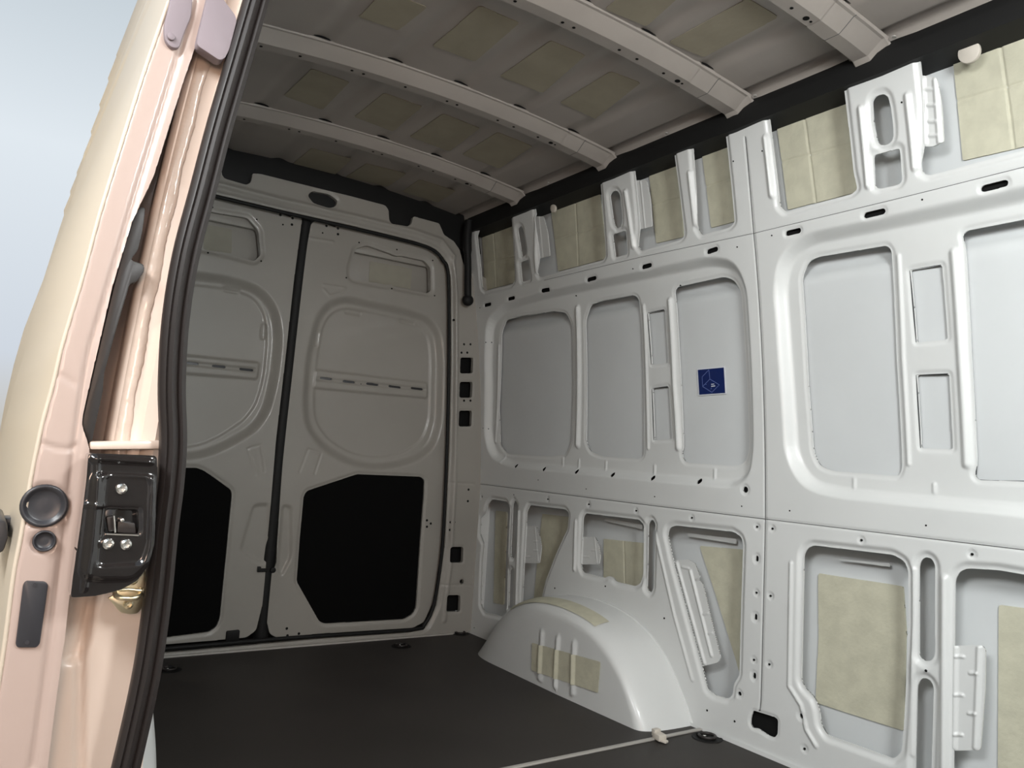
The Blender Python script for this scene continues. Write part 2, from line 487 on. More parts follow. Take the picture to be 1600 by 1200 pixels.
# seam between the two pressings and the two level seams
ws.bead(WP([(1164, 215), (1176, 345), (1181, 400), (1187, 482), (1193, 606), (1195, 705), (1196, 811), (1193, 944), (1189, 1095), (1186, 1110)]), -.0035, .006)
ws.bead(WP([(740, 755), (1020, 790), (1196, 811), (1600, 859), (1750, 878)]), -.003, .006)
ws.bead(WP([(745, 462), (850, 438), (1000, 402), (1180, 364), (1400, 311), (1600, 261), (1750, 225)]), -.0016, .0055)
for q in [(1183, 823), (1207, 826), (1182, 926), (1204, 931), (1178, 1031), (1202, 1038), (1346, 844), (1519, 866), (1257, 1170), (856, 780), (920, 788), (994, 798), (1081, 809)]:
    ws.recess(circ(WP([q])[0], .011), .003, .006)
for q in [(880, 724), (905, 727), (790, 720), (947, 730), (1023, 736), (1117, 742), (1335, 757), (1460, 765)]:
    ws.bead(WP([(q[0], q[1] - 8), (q[0], q[1] + 4)], MID), .004, .009)
wall_right = ws.build('wall_right', f_wall(), PAINT, None, lip=.004)
tag(wall_right, 'white pressed steel inner side wall of the cargo bay with cut-outs', kind='structure')
sk = Sheet(-.40, 3.47, -.02, 2.02, .02)
midband = [(-.6, .80), (3.6, .80), (3.6, 1.50), (-.6, 1.50)]
sk.recess(midband, -.036, .06)
wskin = sk.build('outer_skin', f_wall(.084), SKIN, wall_right)
U0 = .0835
def on_w(u, v, d): return (XR - float(lean(v)) + d, u, v)
small = [(1183, 823), (1207, 826), (1182, 926), (1204, 931), (1178, 1031), (1202, 1038), (1105, 1110), (1148, 1127), (1346, 844), (1519, 866),
         (1447, 1048), (1257, 1170), (856, 780), (920, 788), (994, 798), (1081, 809), (946, 916), (1038, 966), (867, 919)]
tiny = [(1447, 821), (841, 750), (916, 764), (1159, 791), (1023, 776), (1234, 798), (1146, 252), (1191, 236), (1152, 386), (1206, 368), (977, 311), (1441, 312),
        (1409, 160), (750, 481), (759, 535), (768, 535), (755, 669), (763, 670), (989, 420), (900, 462), (1063, 446), (803, 773), (741, 981)]
discs('screw_holes', [(WP([q])[0], .0036) for q in small] + [(WP([q])[0], .0026) for q in tiny], lambda u, v, d: on_w(u, v, d + .0015 * 0), DARK, wall_right, -.001)
# dark sheets put in as cavity shade behind the row of slots and behind the lower ovals
zs = [wall_uv(1112, 391)[1] - .02, wall_uv(1112, 391)[1] + .02]
slot_shade_sheet = patch('cavity_shade_sheet', [(-.39, zs[0] + .004), (3.44, zs[0] + .004), (3.44, zs[1] + .004), (-.39, zs[1] + .004)], f_wall(.018), DARK, wall_right, .03, .02)
zo = wall_uv(902, 737, .015)[1]
patch('cavity_shade_sheet', [(1.9, zo - .018), (3.40, zo - .018), (3.40, zo + .014), (1.9, zo + .014)], f_wall(.044), DARK, wall_right, .01, .02)
hb = np.array(WP(hatch)); a_, b_ = hb.min(0) - .012, hb.max(0) + .012
patch('cavity_shade_sheet', [(a_[0], a_[1]), (b_[0], a_[1]), (b_[0], b_[1]), (a_[0], b_[1])], f_wall(.02), DARK, wall_right, .02, .01)
for q in ovals + [(1164, 765), (1252, 1119), (1155, 1084), (752, 776)]:
    c_ = WP([q])[0]
    patch('hole_shade_backing', circ(c_, .017, .019, 16), f_wall(.016), DARK, wall_right, .008, .004)
# seams between the pressings, and dark lines put in as gap shadow on panel edges
def wline(nm, pts, ex, r, mt):
    P = smoothpath([(a, b, 0) for a, b in WP(pts, ex)], 3) if len(pts) > 3 else [(a, b, 0) for a, b in WP(pts, ex)]
    tube(nm, [(XR - float(lean(z)) + ex, y, z) for y, z, _ in P], r, mt, wall_right, 6)
wline('seam', [(1164, 205), (1176, 345), (1181, 400), (1187, 482), (1193, 606), (1195.5, 705), (1196, 811), (1193, 944), (1189, 1095), (1186, 1109)], .0018, .0014, SEAMD)
wline('seam', [(741, 755), (1020, 790), (1196, 811)], .0018, .0012, SEAMD); wline('seam', [(1196, 811), (1600, 859), (1750, 878)], .0018, .0010, SEAMD)
wline('seam', [(850, 438), (1000, 402), (1180, 364)], .0008, .0008, SEAMD); wline('seam', [(1180, 364), (1400, 311), (1600, 261), (1750, 225)], .0008, .0008, SEAMD)
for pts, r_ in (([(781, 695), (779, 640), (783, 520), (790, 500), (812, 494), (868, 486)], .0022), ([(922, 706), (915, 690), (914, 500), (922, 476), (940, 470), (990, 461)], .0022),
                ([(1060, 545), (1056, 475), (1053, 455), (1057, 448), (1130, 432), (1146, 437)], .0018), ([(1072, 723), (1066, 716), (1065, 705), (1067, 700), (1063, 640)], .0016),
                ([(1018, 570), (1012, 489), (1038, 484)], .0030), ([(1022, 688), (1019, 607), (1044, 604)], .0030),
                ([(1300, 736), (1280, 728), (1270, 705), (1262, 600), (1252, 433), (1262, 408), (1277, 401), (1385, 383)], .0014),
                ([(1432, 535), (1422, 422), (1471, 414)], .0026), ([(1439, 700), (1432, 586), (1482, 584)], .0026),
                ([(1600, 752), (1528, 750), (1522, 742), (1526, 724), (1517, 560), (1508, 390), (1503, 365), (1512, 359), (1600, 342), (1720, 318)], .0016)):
    wline('gap_shadow_line', pts, .0395, r_, GAPD)
# damping pads on the outer skin
def pad(pts, feats=None, ex=U0 - .005, mt=None, r=.004):
    return patch('damping_pad', rnd(WP(pts, ex), r, 3), f_wall(ex), mt or PAD, wall_right, .005, .0035 if feats else .006, feats)
def creases(lines, ex=U0):
    L = [WP(l, ex) for l in lines]
    def f(s):
        for l in L: s.bead(l, -.0035, .005)
    return f
pad([(751, 340), (797, 325), (806, 441), (757, 454)], creases([[(770, 335), (777, 452)], [(753, 412), (806, 400)]]))
pad([(857, 300), (933, 272), (948, 404), (872, 424)], creases([[(900, 310), (905, 415)], [(864, 376), (944, 352)]]))
pad([(1010, 240), (1055, 224), (1068, 370), (1025, 380)], creases([[(1018, 322), (1064, 310)]]))
pad([(1093, 215), (1136, 195), (1149, 346), (1111, 356)], creases([[(1100, 294), (1144, 280)]]))
pad([(1208, 160), (1322, 120), (1345, 298), (1231, 328)], creases([[(1256, 168), (1276, 318)], [(1222, 254), (1334, 224)]]))
pad([(1484, 50), (1620, 10), (1720, -25), (1720, 200), (1600, 229), (1504, 251)], creases([[(1563, 60), (1586, 232)], [(1640, 30), (1655, 215)], [(1490, 160), (1720, 95)]]))
pad([(774, 798), (792, 800), (787, 945), (771, 942)])
pad([(847, 803), (893, 808), (893, 850), (842, 958), (832, 955)])
pad([(943, 842), (1010, 849), (1010, 922), (943, 906)], creases([[(976, 845), (978, 915)]]))
pad([(1093, 853), (1164, 859), (1160, 1066), (1146, 1020), (1120, 935)])
pad([(1278, 896), (1411, 916), (1416, 990), (1412, 1142), (1274, 1098), (1279, 995)])
pad([(1560, 945), (1720, 966), (1720, 1280), (1558, 1280)])
# folded reinforcement tabs welded in the openings
def tabf(pts, foldlines, nub, k=1.0):
    F_ = [WP(l, .012) for l in foldlines]; N_ = [WP(l, .012) for l in nub]
    def f(s):
        for l in F_: s.bead(l, .006 * k, .010 * k)
        for l in N_: s.bead(l, .005 * k, .006 * (k + 1) / 2)
    patch('reinforcement_tab', rnd(WP(pts, .012), .006, 3), f_wall(.012), PAINT, wall_right, .004, .0028, f)
tabf([(835, 338), (849, 338), (856, 365), (859, 400), (840, 405)], [[(842, 340), (848, 402)]], [], .5)
tabf([(991, 282), (1010, 281), (1016, 310), (1019, 354), (998, 359)], [[(1001, 284), (1008, 356)]], [], .5)
tabf([(1436, 117), (1464, 121), (1471, 160), (1475, 222), (1457, 229), (1440, 229)], [[(1461, 125), (1468, 222)], [(1442, 125), (1446, 225)]],
     [[(1448, 140), (1456, 140)], [(1450, 165), (1460, 165)], [(1452, 190), (1462, 190)], [(1453, 212), (1463, 212)]])
tabf([(817, 822), (838, 822), (844, 840), (846, 855), (843, 880), (814, 880)], [[(836, 825), (841, 877)]], [[(834, 846), (840, 846)], [(834, 860), (840, 860)], [(820, 870), (828, 870)]], .4)
tabf([(905, 839), (930, 839), (935, 850), (938, 870), (936, 882), (903, 882)], [[(929, 842), (933, 880)], [(911, 842), (909, 880)]], [[(924, 860), (930, 860)], [(912, 870), (920, 870)]], .4)
tabf([(1049, 876), (1075, 874), (1086, 880), (1094, 902), (1092, 905), (1098, 912), (1126, 1028), (1122, 1035), (1094, 1042)],
     [[(1058, 880), (1101, 1036)], [(1079, 892), (1112, 1024)]], [[(1066, 886), (1076, 888)], [(1088, 905), (1094, 903)], [(1100, 960), (1106, 958)], [(1108, 990), (1113, 989)]])
tabf([(1486, 1009), (1535, 1008), (1540, 1015), (1539, 1080), (1532, 1172), (1486, 1173)], [[(1530, 1012), (1524, 1168)], [(1493, 1012), (1491, 1168)]],
     [[(1516, 1052), (1527, 1052)], [(1514, 1115), (1525, 1115)], [(1495, 1026), (1505, 1026)], [(1494, 1086), (1504, 1086)], [(1493, 1148), (1503, 1148)]])
# upper rail reinforcement strips visible at the top of the lower openings
for pts in ([(1303, 873), (1391, 880), (1391, 886), (1304, 874)], [(945, 809), (1003, 820), (1003, 827), (945, 814)], [(1075, 833), (1150, 842), (1150, 850), (1075, 838)]):
    patch('reinforcement_strip', WP(pts, .06), f_wall(.060), PAINT, wall_right, .004, .003)
box('corner_post', (2.128, 3.452, -.02), (2.26, 3.47, 2.06), PAINT, wall_right)
# skirt below the wall: folded foot flange along the floor
frommesh('foot_flange', [(XR, -.4, .0), (XR, 3.42, .0), (XR - .010, 3.42, .012), (XR - .010, -.4, .012), (XR - .012, -.4, -.01), (XR - .012, 3.42, -.01)],
         [[0, 1, 2, 3], [3, 2, 5, 4]], PAINT, wall_right, False)

# ------------------------------------------------------------------ unseen bulkhead added to cut incoming light; front part of the door side
box('wall_front_added', (.10, -.50, -.10), (2.25, -.47, 2.12), PAINT); tag(bpy.data.objects['wall_front_added'], 'plain white bulkhead added out of view behind the camera', kind='structure')
lf = Sheet(-.50, -.28, 0, 2.0, .02); o = lf.build('wall_left_front', f_wallL(.02), PAINT, None); o.name = 'trim_3'; tag(o, 'white front pillar of the side door opening', kind='structure')

# ------------------------------------------------------------------ rear frame, header and pillar
YF = 3.425
fr = Sheet(.20, 2.14, -.01, 2.05, .005)
frame_out = YP([(200, 222), (345, 259), (347, 274), (351, 279), (385, 289), (392, 285), (395, 271), (408, 272), (480, 290), (550, 307), (602, 321), (607, 328), (608, 343), (611, 350),
                (637, 354), (643, 350), (646, 338), (686, 349), (694, 367), (709, 377), (718, 390), (723, 409), (729, 424), (744, 428)], YF)
frame_out = [(.36, frame_out[0][1])] + frame_out[1:] + [(2.14, frame_out[-1][1] - .02), (2.14, -.01), (.20, -.01), (.20, 1.2), (.27, 1.7)]
door_open = YP([(250, 281), (331, 301), (440, 327), (560, 354), (650, 376), (682, 388), (697, 404), (706, 430), (707, 560), (704, 700), (697, 850), (684, 945), (668, 980), (645, 989), (500, 999), (256, 1016)], YF)
door_open = [(.40, door_open[0][1] + .03)] + door_open[1:-1] + [(.75, .015), (.46, .015), (.40, .10)]
fr.outline(rnd(frame_out, .006, 3))
fr.hole(rnd(door_open, .02, 4), .014, .010)
fr.hole(rnd(YP([(481, 305), (488, 298), (515, 303), (528, 313), (526, 322), (515, 325), (490, 317)], YF), .012), .008, .005)
for q, w_, h_ in [((730, 571), 10, 12.5), ((729, 609), 10, 12.5), ((728, 654), 10, 12.5), ((714, 867), 10.5, 12.5), ((709, 943), 11, 13)]:
    fr.hole(rnd(YP([(q[0] - w_, q[1] - h_), (q[0] + w_, q[1] - h_), (q[0] + w_ - 1, q[1] + h_), (q[0] - w_ - 1, q[1] + h_)], YF), .012), .006, .003)
fr.hole(circ(YP([(722, 909)], YF)[0], .012), .005, .003)
fr.bead(YP([(331, 285), (440, 313), (560, 340), (650, 362), (690, 376), (708, 400)], YF), .010, .020)
fr.bead(YP([(708, 400), (713, 460), (713, 600), (711, 750), (704, 880), (694, 970)], YF), .008, .016)
fr.bead(YP([(705, 754), (741, 756)], YF), -.003, .006); fr.bead(YP([(690, 914), (736, 914)], YF), -.003, .006)
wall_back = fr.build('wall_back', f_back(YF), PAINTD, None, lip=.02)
tag(wall_back, 'white steel frame around the rear doors with header and corner pillar', kind='structure')
pts_ = [(704, 816), (710, 816), (703, 828), (709, 828), (732, 765), (712, 773), (731, 783), (709, 500), (735, 538), (725, 538), (721, 551), (730, 551), (725, 626), (735, 626)]
discs('screw_holes', [(YP([q], YF)[0], .006) for q in pts_], lambda u, v, d: (u, YF + d, v), DARK, wall_back, -.001)
box('hollow_backing', (.42, YF + .030, 1.93), (1.95, YF + .06, 2.03), RUBS, wall_back)
box('hollow_backing', (1.965, YF + .05, .10), (2.10, YF + .07, 1.9), DARK, wall_back)  # dark sheet put in as cavity shade

# ------------------------------------------------------------------ rear doors
f_d = f_back(YB)
def door_hardware(d, clusters):
    for pts in clusters:
        discs('hinge_holes', [(YP([q])[0], r) for q, r in pts], lambda u, v, dd: (u, YB + dd, v), DARK, d, -.001)
dR = Sheet(1.06, 2.00, 0.0, 1.90, .005)
outR = YP([(486, 350), (492, 345), (560, 359), (650, 381), (678, 391), (691, 405), (699, 430), (700, 560), (697, 700), (690, 850), (677, 940), (662, 972), (645, 981),
           (500, 990), (432, 996), (421, 990), (416, 965), (422, 920), (420, 905), (432, 880), (433, 850), (443, 700), (452, 600), (470, 440)])
dR.outline(rnd(outR, .012, 4))
wr = rnd(YP([(478, 630), (483, 560), (497, 498), (515, 475), (540, 467), (640, 488), (672, 500), (686, 522), (690, 560), (688, 660), (676, 700), (640, 722), (590, 731), (545, 722), (505, 698), (482, 668)]), .06, 8)
dR.recess(wr, .028, .045)
wr2 = rnd(YP([(494, 630), (499, 560), (508, 508), (522, 487), (545, 479), (640, 500), (662, 510), (674, 528), (677, 560), (675, 655), (664, 688), (635, 708), (590, 716), (550, 708), (515, 686), (497, 660)]), .05, 8)
dR.recess(wr2, .006, .014)
band = YP([(497, 577), (672, 598), (672, 622), (494, 606)])
dR.recess(rnd(band, .012), -.009, .012)
dR.bead(YP([(500, 592), (668, 608)]), -.006, .014)
for x_, y_ in [(513, 591), (549, 596), (586, 600), (621, 604), (656, 607)]:
    dR.hole(capsule(*YP([(x_ - 8, y_ - 1), (x_ + 8, y_ + 1)]), .0055), .004, .001)
vent = rnd(YP([(574, 383), (556, 389), (547, 420), (548, 433), (555, 437), (605, 446), (611, 443), (618, 449), (669, 458), (674, 454), (673, 418), (664, 407), (626, 399), (620, 400), (611, 396)]), .012, 4)
dR.hole(vent, .014, .006)
blkR = rnd(YP([(475, 775), (480, 767), (558, 741), (659, 745), (664, 750), (663, 775), (658, 840), (651, 949), (645, 960), (632, 968), (508, 975), (499, 971), (464, 909), (469, 840)]), .012, 4)
dR.hole(blkR, .010, .005)
dR.bead(YP([(482, 702), (502, 708), (492, 740)]), -.003, .006); dR.bead(YP([(482, 702), (468, 738)]), -.003, .006)
dR.bead(YP([(505, 445), (540, 450), (532, 458), (515, 462), (506, 452)]), .003, .007)
dR.recess(rnd(YP([(442, 790), (455, 792), (455, 870), (440, 900), (434, 890)]), .02), .010, .02)
dR.bead(YP([(484, 372), (520, 378)]), .004, .008)
for a_, b_ in [((545, 485), (566, 489)), ((632, 500), (650, 504)), ((500, 520), (498, 538))]:
    dR.recess(capsule(*YP([a_, b_]), .010), .004, .006)
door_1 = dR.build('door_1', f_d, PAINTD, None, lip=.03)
tag(door_1, 'right leaf of the rear doors, white steel with black lower panel', kind='structure')
dL = Sheet(.42, 1.13, 0.0, 1.96, .005)
outL = YP([(472, 342), (466, 333), (440, 326), (330, 302), (256, 284), (200, 270), (200, 1008), (256, 1007), (330, 1001), (385, 996), (400, 985), (411, 940), (418, 850), (431, 690), (446, 560), (459, 440)])
outL = [(max(u, .43), v) for u, v in outL]
dL.outline(rnd(outL, .012, 4))
wl = rnd(YP([(150, 425), (300, 429), (360, 437), (405, 452), (430, 482), (437, 525), (430, 590), (418, 640), (400, 668), (365, 690), (325, 708), (290, 714), (150, 716)]), .06, 8)
wl = [(max(u, .50), v) for u, v in wl]
dL.recess(wl, .028, .045)
wl2 = rnd(YP([(150, 438), (300, 443), (360, 450), (398, 462), (416, 488), (421, 525), (415, 590), (403, 632), (385, 656), (350, 680), (318, 695), (290, 700), (150, 704)]), .05, 8)
wl2 = [(max(u, .53), v) for u, v in wl2]
dL.recess(wl2, .006, .014)
band = YP([(200, 545), (408, 566), (405, 592), (200, 576)])
dL.recess(rnd(band, .012), -.009, .012)
dL.bead(YP([(200, 557), (400, 578)]), -.006, .014)
for x_, y_ in [(302, 567), (345, 572), (388, 577)]:
    dL.hole(capsule(*YP([(x_ - 9, y_ - 1), (x_ + 9, y_ + 1)]), .0055), .004, .001)
ventL = rnd(YP([(250, 315), (344, 333), (387, 340), (404, 360), (408, 398), (398, 408), (336, 392), (250, 376)]), .012, 4)
dL.hole(ventL, .014, .006)
blkL = YP([(180, 728), (288, 731), (309, 731), (322, 737), (361, 765), (363, 772), (354, 865), (344, 966), (339, 979), (327, 988), (256, 997), (180, 1003)])
blkL = rnd([(max(u, .52), v) for u, v in blkL], .012, 4)
dL.hole(blkL, .010, .005)
dL.bead(YP([(387, 701), (407, 695), (414, 737)]), -.003, .006); dL.bead(YP([(387, 701), (400, 742)]), -.003, .006); dL.bead(YP([(396, 702), (409, 738)]), -.002, .005)
dL.recess(rnd(YP([(396, 790), (421, 788), (416, 880), (398, 876), (376, 860)]), .02), .008, .02)
for a_, b_ in [((355, 450), (374, 453)), ((416, 508), (414, 526))]:
    dL.recess(capsule(*YP([a_, b_]), .010), .004, .006)
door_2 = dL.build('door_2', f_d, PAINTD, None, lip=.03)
tag(door_2, 'left leaf of the rear doors, white steel with black lower panel', kind='structure')
for d_, bl, vn, nm in ((door_1, blkR, vent, 1), (door_2, blkL, ventL, 2)):
    B = np.array(bl); a_, b_ = B.min(0) - .02, B.max(0) + .02
    box('lower_panel', (a_[0], YB + .014, a_[1]), (b_[0], YB + .022, b_[1]), BLACK, d_, .001)
    B = np.array(vn); a_, b_ = B.min(0) - .03, B.max(0) + .03
    box('skin_backing', (a_[0], YB + .055, a_[1]), (b_[0], YB + .060, b_[1]), PAINTD, d_, .001)
    zt = b_[1] - .055
    zb_ = YP([(580, 598) if nm == 1 else (345, 572)])[0][1]
    box('slot_backing', (a_[0] - .15 if nm == 1 else .52, YB + .036, zb_ - .05), ((1.93 if nm == 1 else 1.03), YB + .040, zb_ + .05), PLUG, d_, .001)
    box('stiffener_rail', (a_[0], YB + .028, zt - .012), (b_[0], YB + .052, zt + .03), PAINTD, d_, .006)
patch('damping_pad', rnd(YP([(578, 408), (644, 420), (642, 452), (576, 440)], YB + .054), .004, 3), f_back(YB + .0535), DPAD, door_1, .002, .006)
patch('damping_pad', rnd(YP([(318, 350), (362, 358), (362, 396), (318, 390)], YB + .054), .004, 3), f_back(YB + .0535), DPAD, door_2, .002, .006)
door_hardware(door_1, [[((510, 353), .006), ((528, 357), .006), ((528, 366), .006), ((504, 364), .004)],
                       [((561, 379), .004), ((620, 390), .004), ((676, 407), .004), ((541, 434), .004), ((612, 451), .004), ((679, 462), .004)],
                       [((667, 813), .006), ((673, 818), .006), ((667, 823), .006)], [((448, 982), .006), ((449, 993), .006), ((467, 990), .006)],
                       [((564, 600), .002)]])
door_hardware(door_2, [[((438, 336), .006), ((457, 341), .006), ((456, 351), .006), ((442, 351), .004)],
                       [((332, 324), .004), ((401, 343), .004), ((408, 408), .004), ((325, 395), .004)]])
for d_, q in ((door_1, (519, 347)), (door_2, (449, 331))):
    c_ = YP([q], YB - .01)[0]
    prism('hinge_bracket', rnd([(c_[0] - .022, c_[1] - .012), (c_[0] + .022, c_[1] - .018), (c_[0] + .022, c_[1] + .012), (c_[0] - .022, c_[1] + .018)], .006, 3),
          lambda u, v, d: (u, YB + d, v), -.014, .004, DARK, d_, .003)
c_ = YP([(427, 891)], YB - .01)[0]
prism('catch_buffer', circ(c_, .012), lambda u, v, d: (u, YB + d, v), -.012, .004, RUBS, door_1, .003)
c_ = YP([(410, 890)], YB - .01)[0]
prism('catch_hook', [(c_[0] - .020, c_[1] - .010), (c_[0] + .022, c_[1] - .010), (c_[0] + .022, c_[1] + .004), (c_[0] - .006, c_[1] + .004), (c_[0] - .006, c_[1] + .012), (c_[0] - .020, c_[1] + .012)],
      lambda u, v, d: (u, YB + d, v), -.012, .004, RUBS, door_2, .002)
c_ = YP([(364, 998)], YB - .01)[0]
prism('lower_latch', rnd([(c_[0] - .028, c_[1] - .012), (c_[0] + .026, c_[1] - .010), (c_[0] + .026, c_[1] + .034), (c_[0] - .028, c_[1] + .032)], .005, 3),
      lambda u, v, d: (u, YB + d, v), -.012, .004, RUBS, door_2, .003)
# dark gap between the leaves: a rubber lip set behind both edges
gp = [YP([q], YB + .02)[0] for q in [(479, 338), (466, 440), (448, 600), (438, 690), (427, 800), (420, 870), (414, 930), (407, 1004)]]
o_ = tube('centre_seal', smoothpath([(u, YB + .03, v) for u, v in gp]), [.034] * 43, RUBS, door_1)
box('dark_outside', (.42, YB + .10, -.2), (2.12, YB + .12, 1.97), DARK, wall_back)
# rubber seal round the rear opening
sp_ = YP([(256, 288), (331, 305), (440, 331), (560, 358), (650, 380), (678, 391), (692, 406), (701, 432), (702, 560), (699, 700), (692, 850), (679, 942), (664, 975), (645, 984), (500, 994), (430, 999), (256, 1014)], YF - .0)
sp_ = smoothpath([(u, YF + .004, v) for u, v in sp_], 5)
rs = tube('door_seal', sp_, .0085, RUBS, wall_back, 8)

# ------------------------------------------------------------------ ceiling
xs_ch = [roof_uv(a, b, .03)[0] for a, b in [(500, 66), (610, 103), (711, 140), (800, 177)]]
ch = sorted(xs_ch)
pitch = (ch[-1] - ch[0]) / 3
chs = [ch[0] + pitch * k for k in range(-2, 5)]
rf = Sheet(XL + .10, 1.965, -.5, 3.49, .007)
for x_ in chs:
    if .35 < x_ < 1.80: rf.bead([(x_, -.6), (x_, 3.50)], -.010, .048)
xs0 = roof_uv(1397, 52, .03)[0]
rf.recess([(xs0 - .022, -.7), (xs0 + .022, -.7), (xs0 + .022, 3.6), (xs0 - .022, 3.6)], .014, .010)
rf.recess([(xs0 + .026, -.7), (2.1, -.7), (2.1, 3.6), (xs0 + .026, 3.6)], -.020, .012)
rf.recess([(xs0 + .054, -.7), (2.1, -.7), (2.1, 3.6), (xs0 + .054, 3.6)], -.010, .02)
rf.bead([(XL + .26, -.6), (XL + .26, 3.5)], .020, .035)
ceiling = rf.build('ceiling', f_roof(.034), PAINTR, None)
tag(ceiling, 'white painted steel roof skin seen from inside with pressed channels', kind='structure')
def rpad(pts):
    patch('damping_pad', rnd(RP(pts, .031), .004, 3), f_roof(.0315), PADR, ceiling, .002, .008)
for q in ([(487, 108), (546, 129), (504, 172), (443, 150)], [(600, 146), (660, 167), (614, 206), (553, 183)], [(692, 178), (750, 201), (702, 237), (640, 214)], [(777, 207), (832, 229), (780, 264), (722, 242)],
          [(600, -14), (668, 12), (622, 48), (560, 27)], [(750, 10), (812, 36), (742, 97), (675, 72)], [(860, 64), (915, 87), (848, 146), (781, 120)], [(954, 112), (1001, 130), (930, 186), (875, 161)],
          [(1000, -30), (1062, -5), (1010, 42), (945, 15)], [(1168, -2), (1217, 27), (1100, 90), (1044, 67)],
          [(487, 232), (550, 249), (524, 273), (457, 256)], [(572, 256), (635, 272), (606, 292), (540, 277)], [(655, 281), (712, 299), (684, 317), (628, 300)]):
    rpad(q)
def bow(ye):
    xs = np.linspace(XL + .14, 1.945, 46)
    prof = [(-.062, .036), (-.058, .030), (-.050, .029), (-.012, .001), (-.008, -.001), (.034, -.001), (.037, .002), (.040, .020), (.052, .030), (.058, .034)]
    vs, fs = [], []
    for x_ in xs:
        for a_, b_ in prof: vs.append((x_, ye + a_, float(ZR(x_)) + b_))
    n = len(prof)
    for i in range(len(xs) - 1):
        for k in range(n - 1):
            fs.append([i * n + k, i * n + k + 1, (i + 1) * n + k + 1, (i + 1) * n + k])
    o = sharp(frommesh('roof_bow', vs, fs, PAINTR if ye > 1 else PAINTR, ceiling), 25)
    # end bracket
    vs, fs = [], []
    for x_, g, dz in ((1.72, .003, .0), (1.86, .003, 0), (1.93, .004, .0), (1.955, .010, -.012)):
        for a_, b_ in prof: vs.append((x_, ye + a_ * (1 + g * 4), float(ZR(x_)) + b_ - g * .6 + dz))
    for i in range(3):
        for k in range(n - 1):
            fs.append([i * n + k, i * n + k + 1, (i + 1) * n + k + 1, (i + 1) * n + k])
    sharp(frommesh('end_bracket', vs, fs, PAINTR, o), 25)
    tube('bracket_seam', [(1.80, ye + a_ * 1.02, float(ZR(1.80)) + b_ - .0015) for a_, b_ in prof[1:7]], .0014, SEAMD, o, 6)
    it = []
    x_ = 1.90
    for k, (dx, r_) in enumerate([(0, .005), (.05, .009), (.075, .004), (.105, .010), (.19, .004), (.21, .009), (.27, .005), (.38, .005), (.45, .005), (.62, .005), (.66, .005), (.82, .005), (.97, .005), (1.01, .005), (1.18, .005), (1.3, .005), (1.34, .005)]):
        it.append(((x_ - dx, ye + .014), r_))
    discs('screw_holes', it, lambda u, v, d: (u, v, float(ZR(u)) - .0015 + d), DARK, o, -.0005 if True else 0)
    # dark pockets where the roof channels pass over the bow
    for x_ in chs:
        if .45 < x_ < 1.80:
            vs = [(x_ - .028, ye - .0665, float(ZR(x_)) + .0345), (x_ + .028, ye - .0665, float(ZR(x_)) + .0345), (x_ + .018, ye - .060, float(ZR(x_)) + .047), (x_ - .018, ye - .060, float(ZR(x_)) + .047)]
            frommesh('channel_gap', vs, [[0, 1, 2, 3]], DARK, o, False)
    return o
by = []
for q in [(800, 318), (945, 262), (1155, 182), (1355, 97)]:
    u, v = roof_uv(*q); by.append(v)
ys = [by[0] - .03, by[1] - .01, by[2] - .01, by[3] - .01, by[3] - .62, by[3] - 1.24]
for y_ in ys: bow(y_)
discs('weld_studs', [(roof_uv(a, b, .03), .006) for a, b in [(857, 282), (1042, 204), (1180, 145), (1397, 52)]], lambda u, v, d: (u, v, float(ZR(u)) + .028 + d), STRIP, ceiling, -.010)
# roof top plate (outside) so no daylight leaks in
vs = []
for x_ in np.linspace(.285, 2.24, 20):
    for y_ in (-.5, 3.62): vs.append((x_, y_, float(ZR(np.clip(x_, .3, 2.0))) + .075 - (.10 if x_ > 2.1 else 0)))
frommesh('outer_roof', vs, [[2 * k, 2 * k + 1, 2 * k + 3, 2 * k + 2] for k in range(19)], EXT, ceiling)

# dark rails in the roof corners
def rail(name, pts, prof, label):
    o = tube(name, pts, 1, RUB if 0 else RUBS, None, prof=prof)
    tag(o, label, kind='structure'); return o
yy = np.linspace(-.5, 3.42, 40)
vs, fs = [], []
rp = [(1.947, 2.034), (1.947, 2.022), (1.948, 2.006), (1.949, 1.992), (1.951, 1.979), (2.06, 1.974), (2.06, 2.09), (1.972, 2.09)]
for y_ in yy:
    k = min(abs(y_ - b_) for b_ in ys); g = .006 * max(0, 1 - k / .10)
    for j, (x_, z_) in enumerate(rp): vs.append((x_ - (g if j < 5 else 0), y_, z_ - (g if j in (3, 4) else 0)))
n = len(rp)
for i in range(len(yy) - 1):
    for k in range(n): fs.append([i * n + k, i * n + (k + 1) % n, (i + 1) * n + (k + 1) % n, (i + 1) * n + k])
tr1 = sharp(frommesh('trim_1', vs, fs, RUBS), 40); tag(tr1, 'black rail along the corner between roof and side wall', kind='structure')
zt = YP([(500, 295)], YF)[0][1]
tr2 = box('trim_2', (XL + .26, YF + .028, 1.90), (2.12, YF + .05, 2.14), RUBS); tag(tr2, 'dark gap rail between roof and rear header', kind='structure')
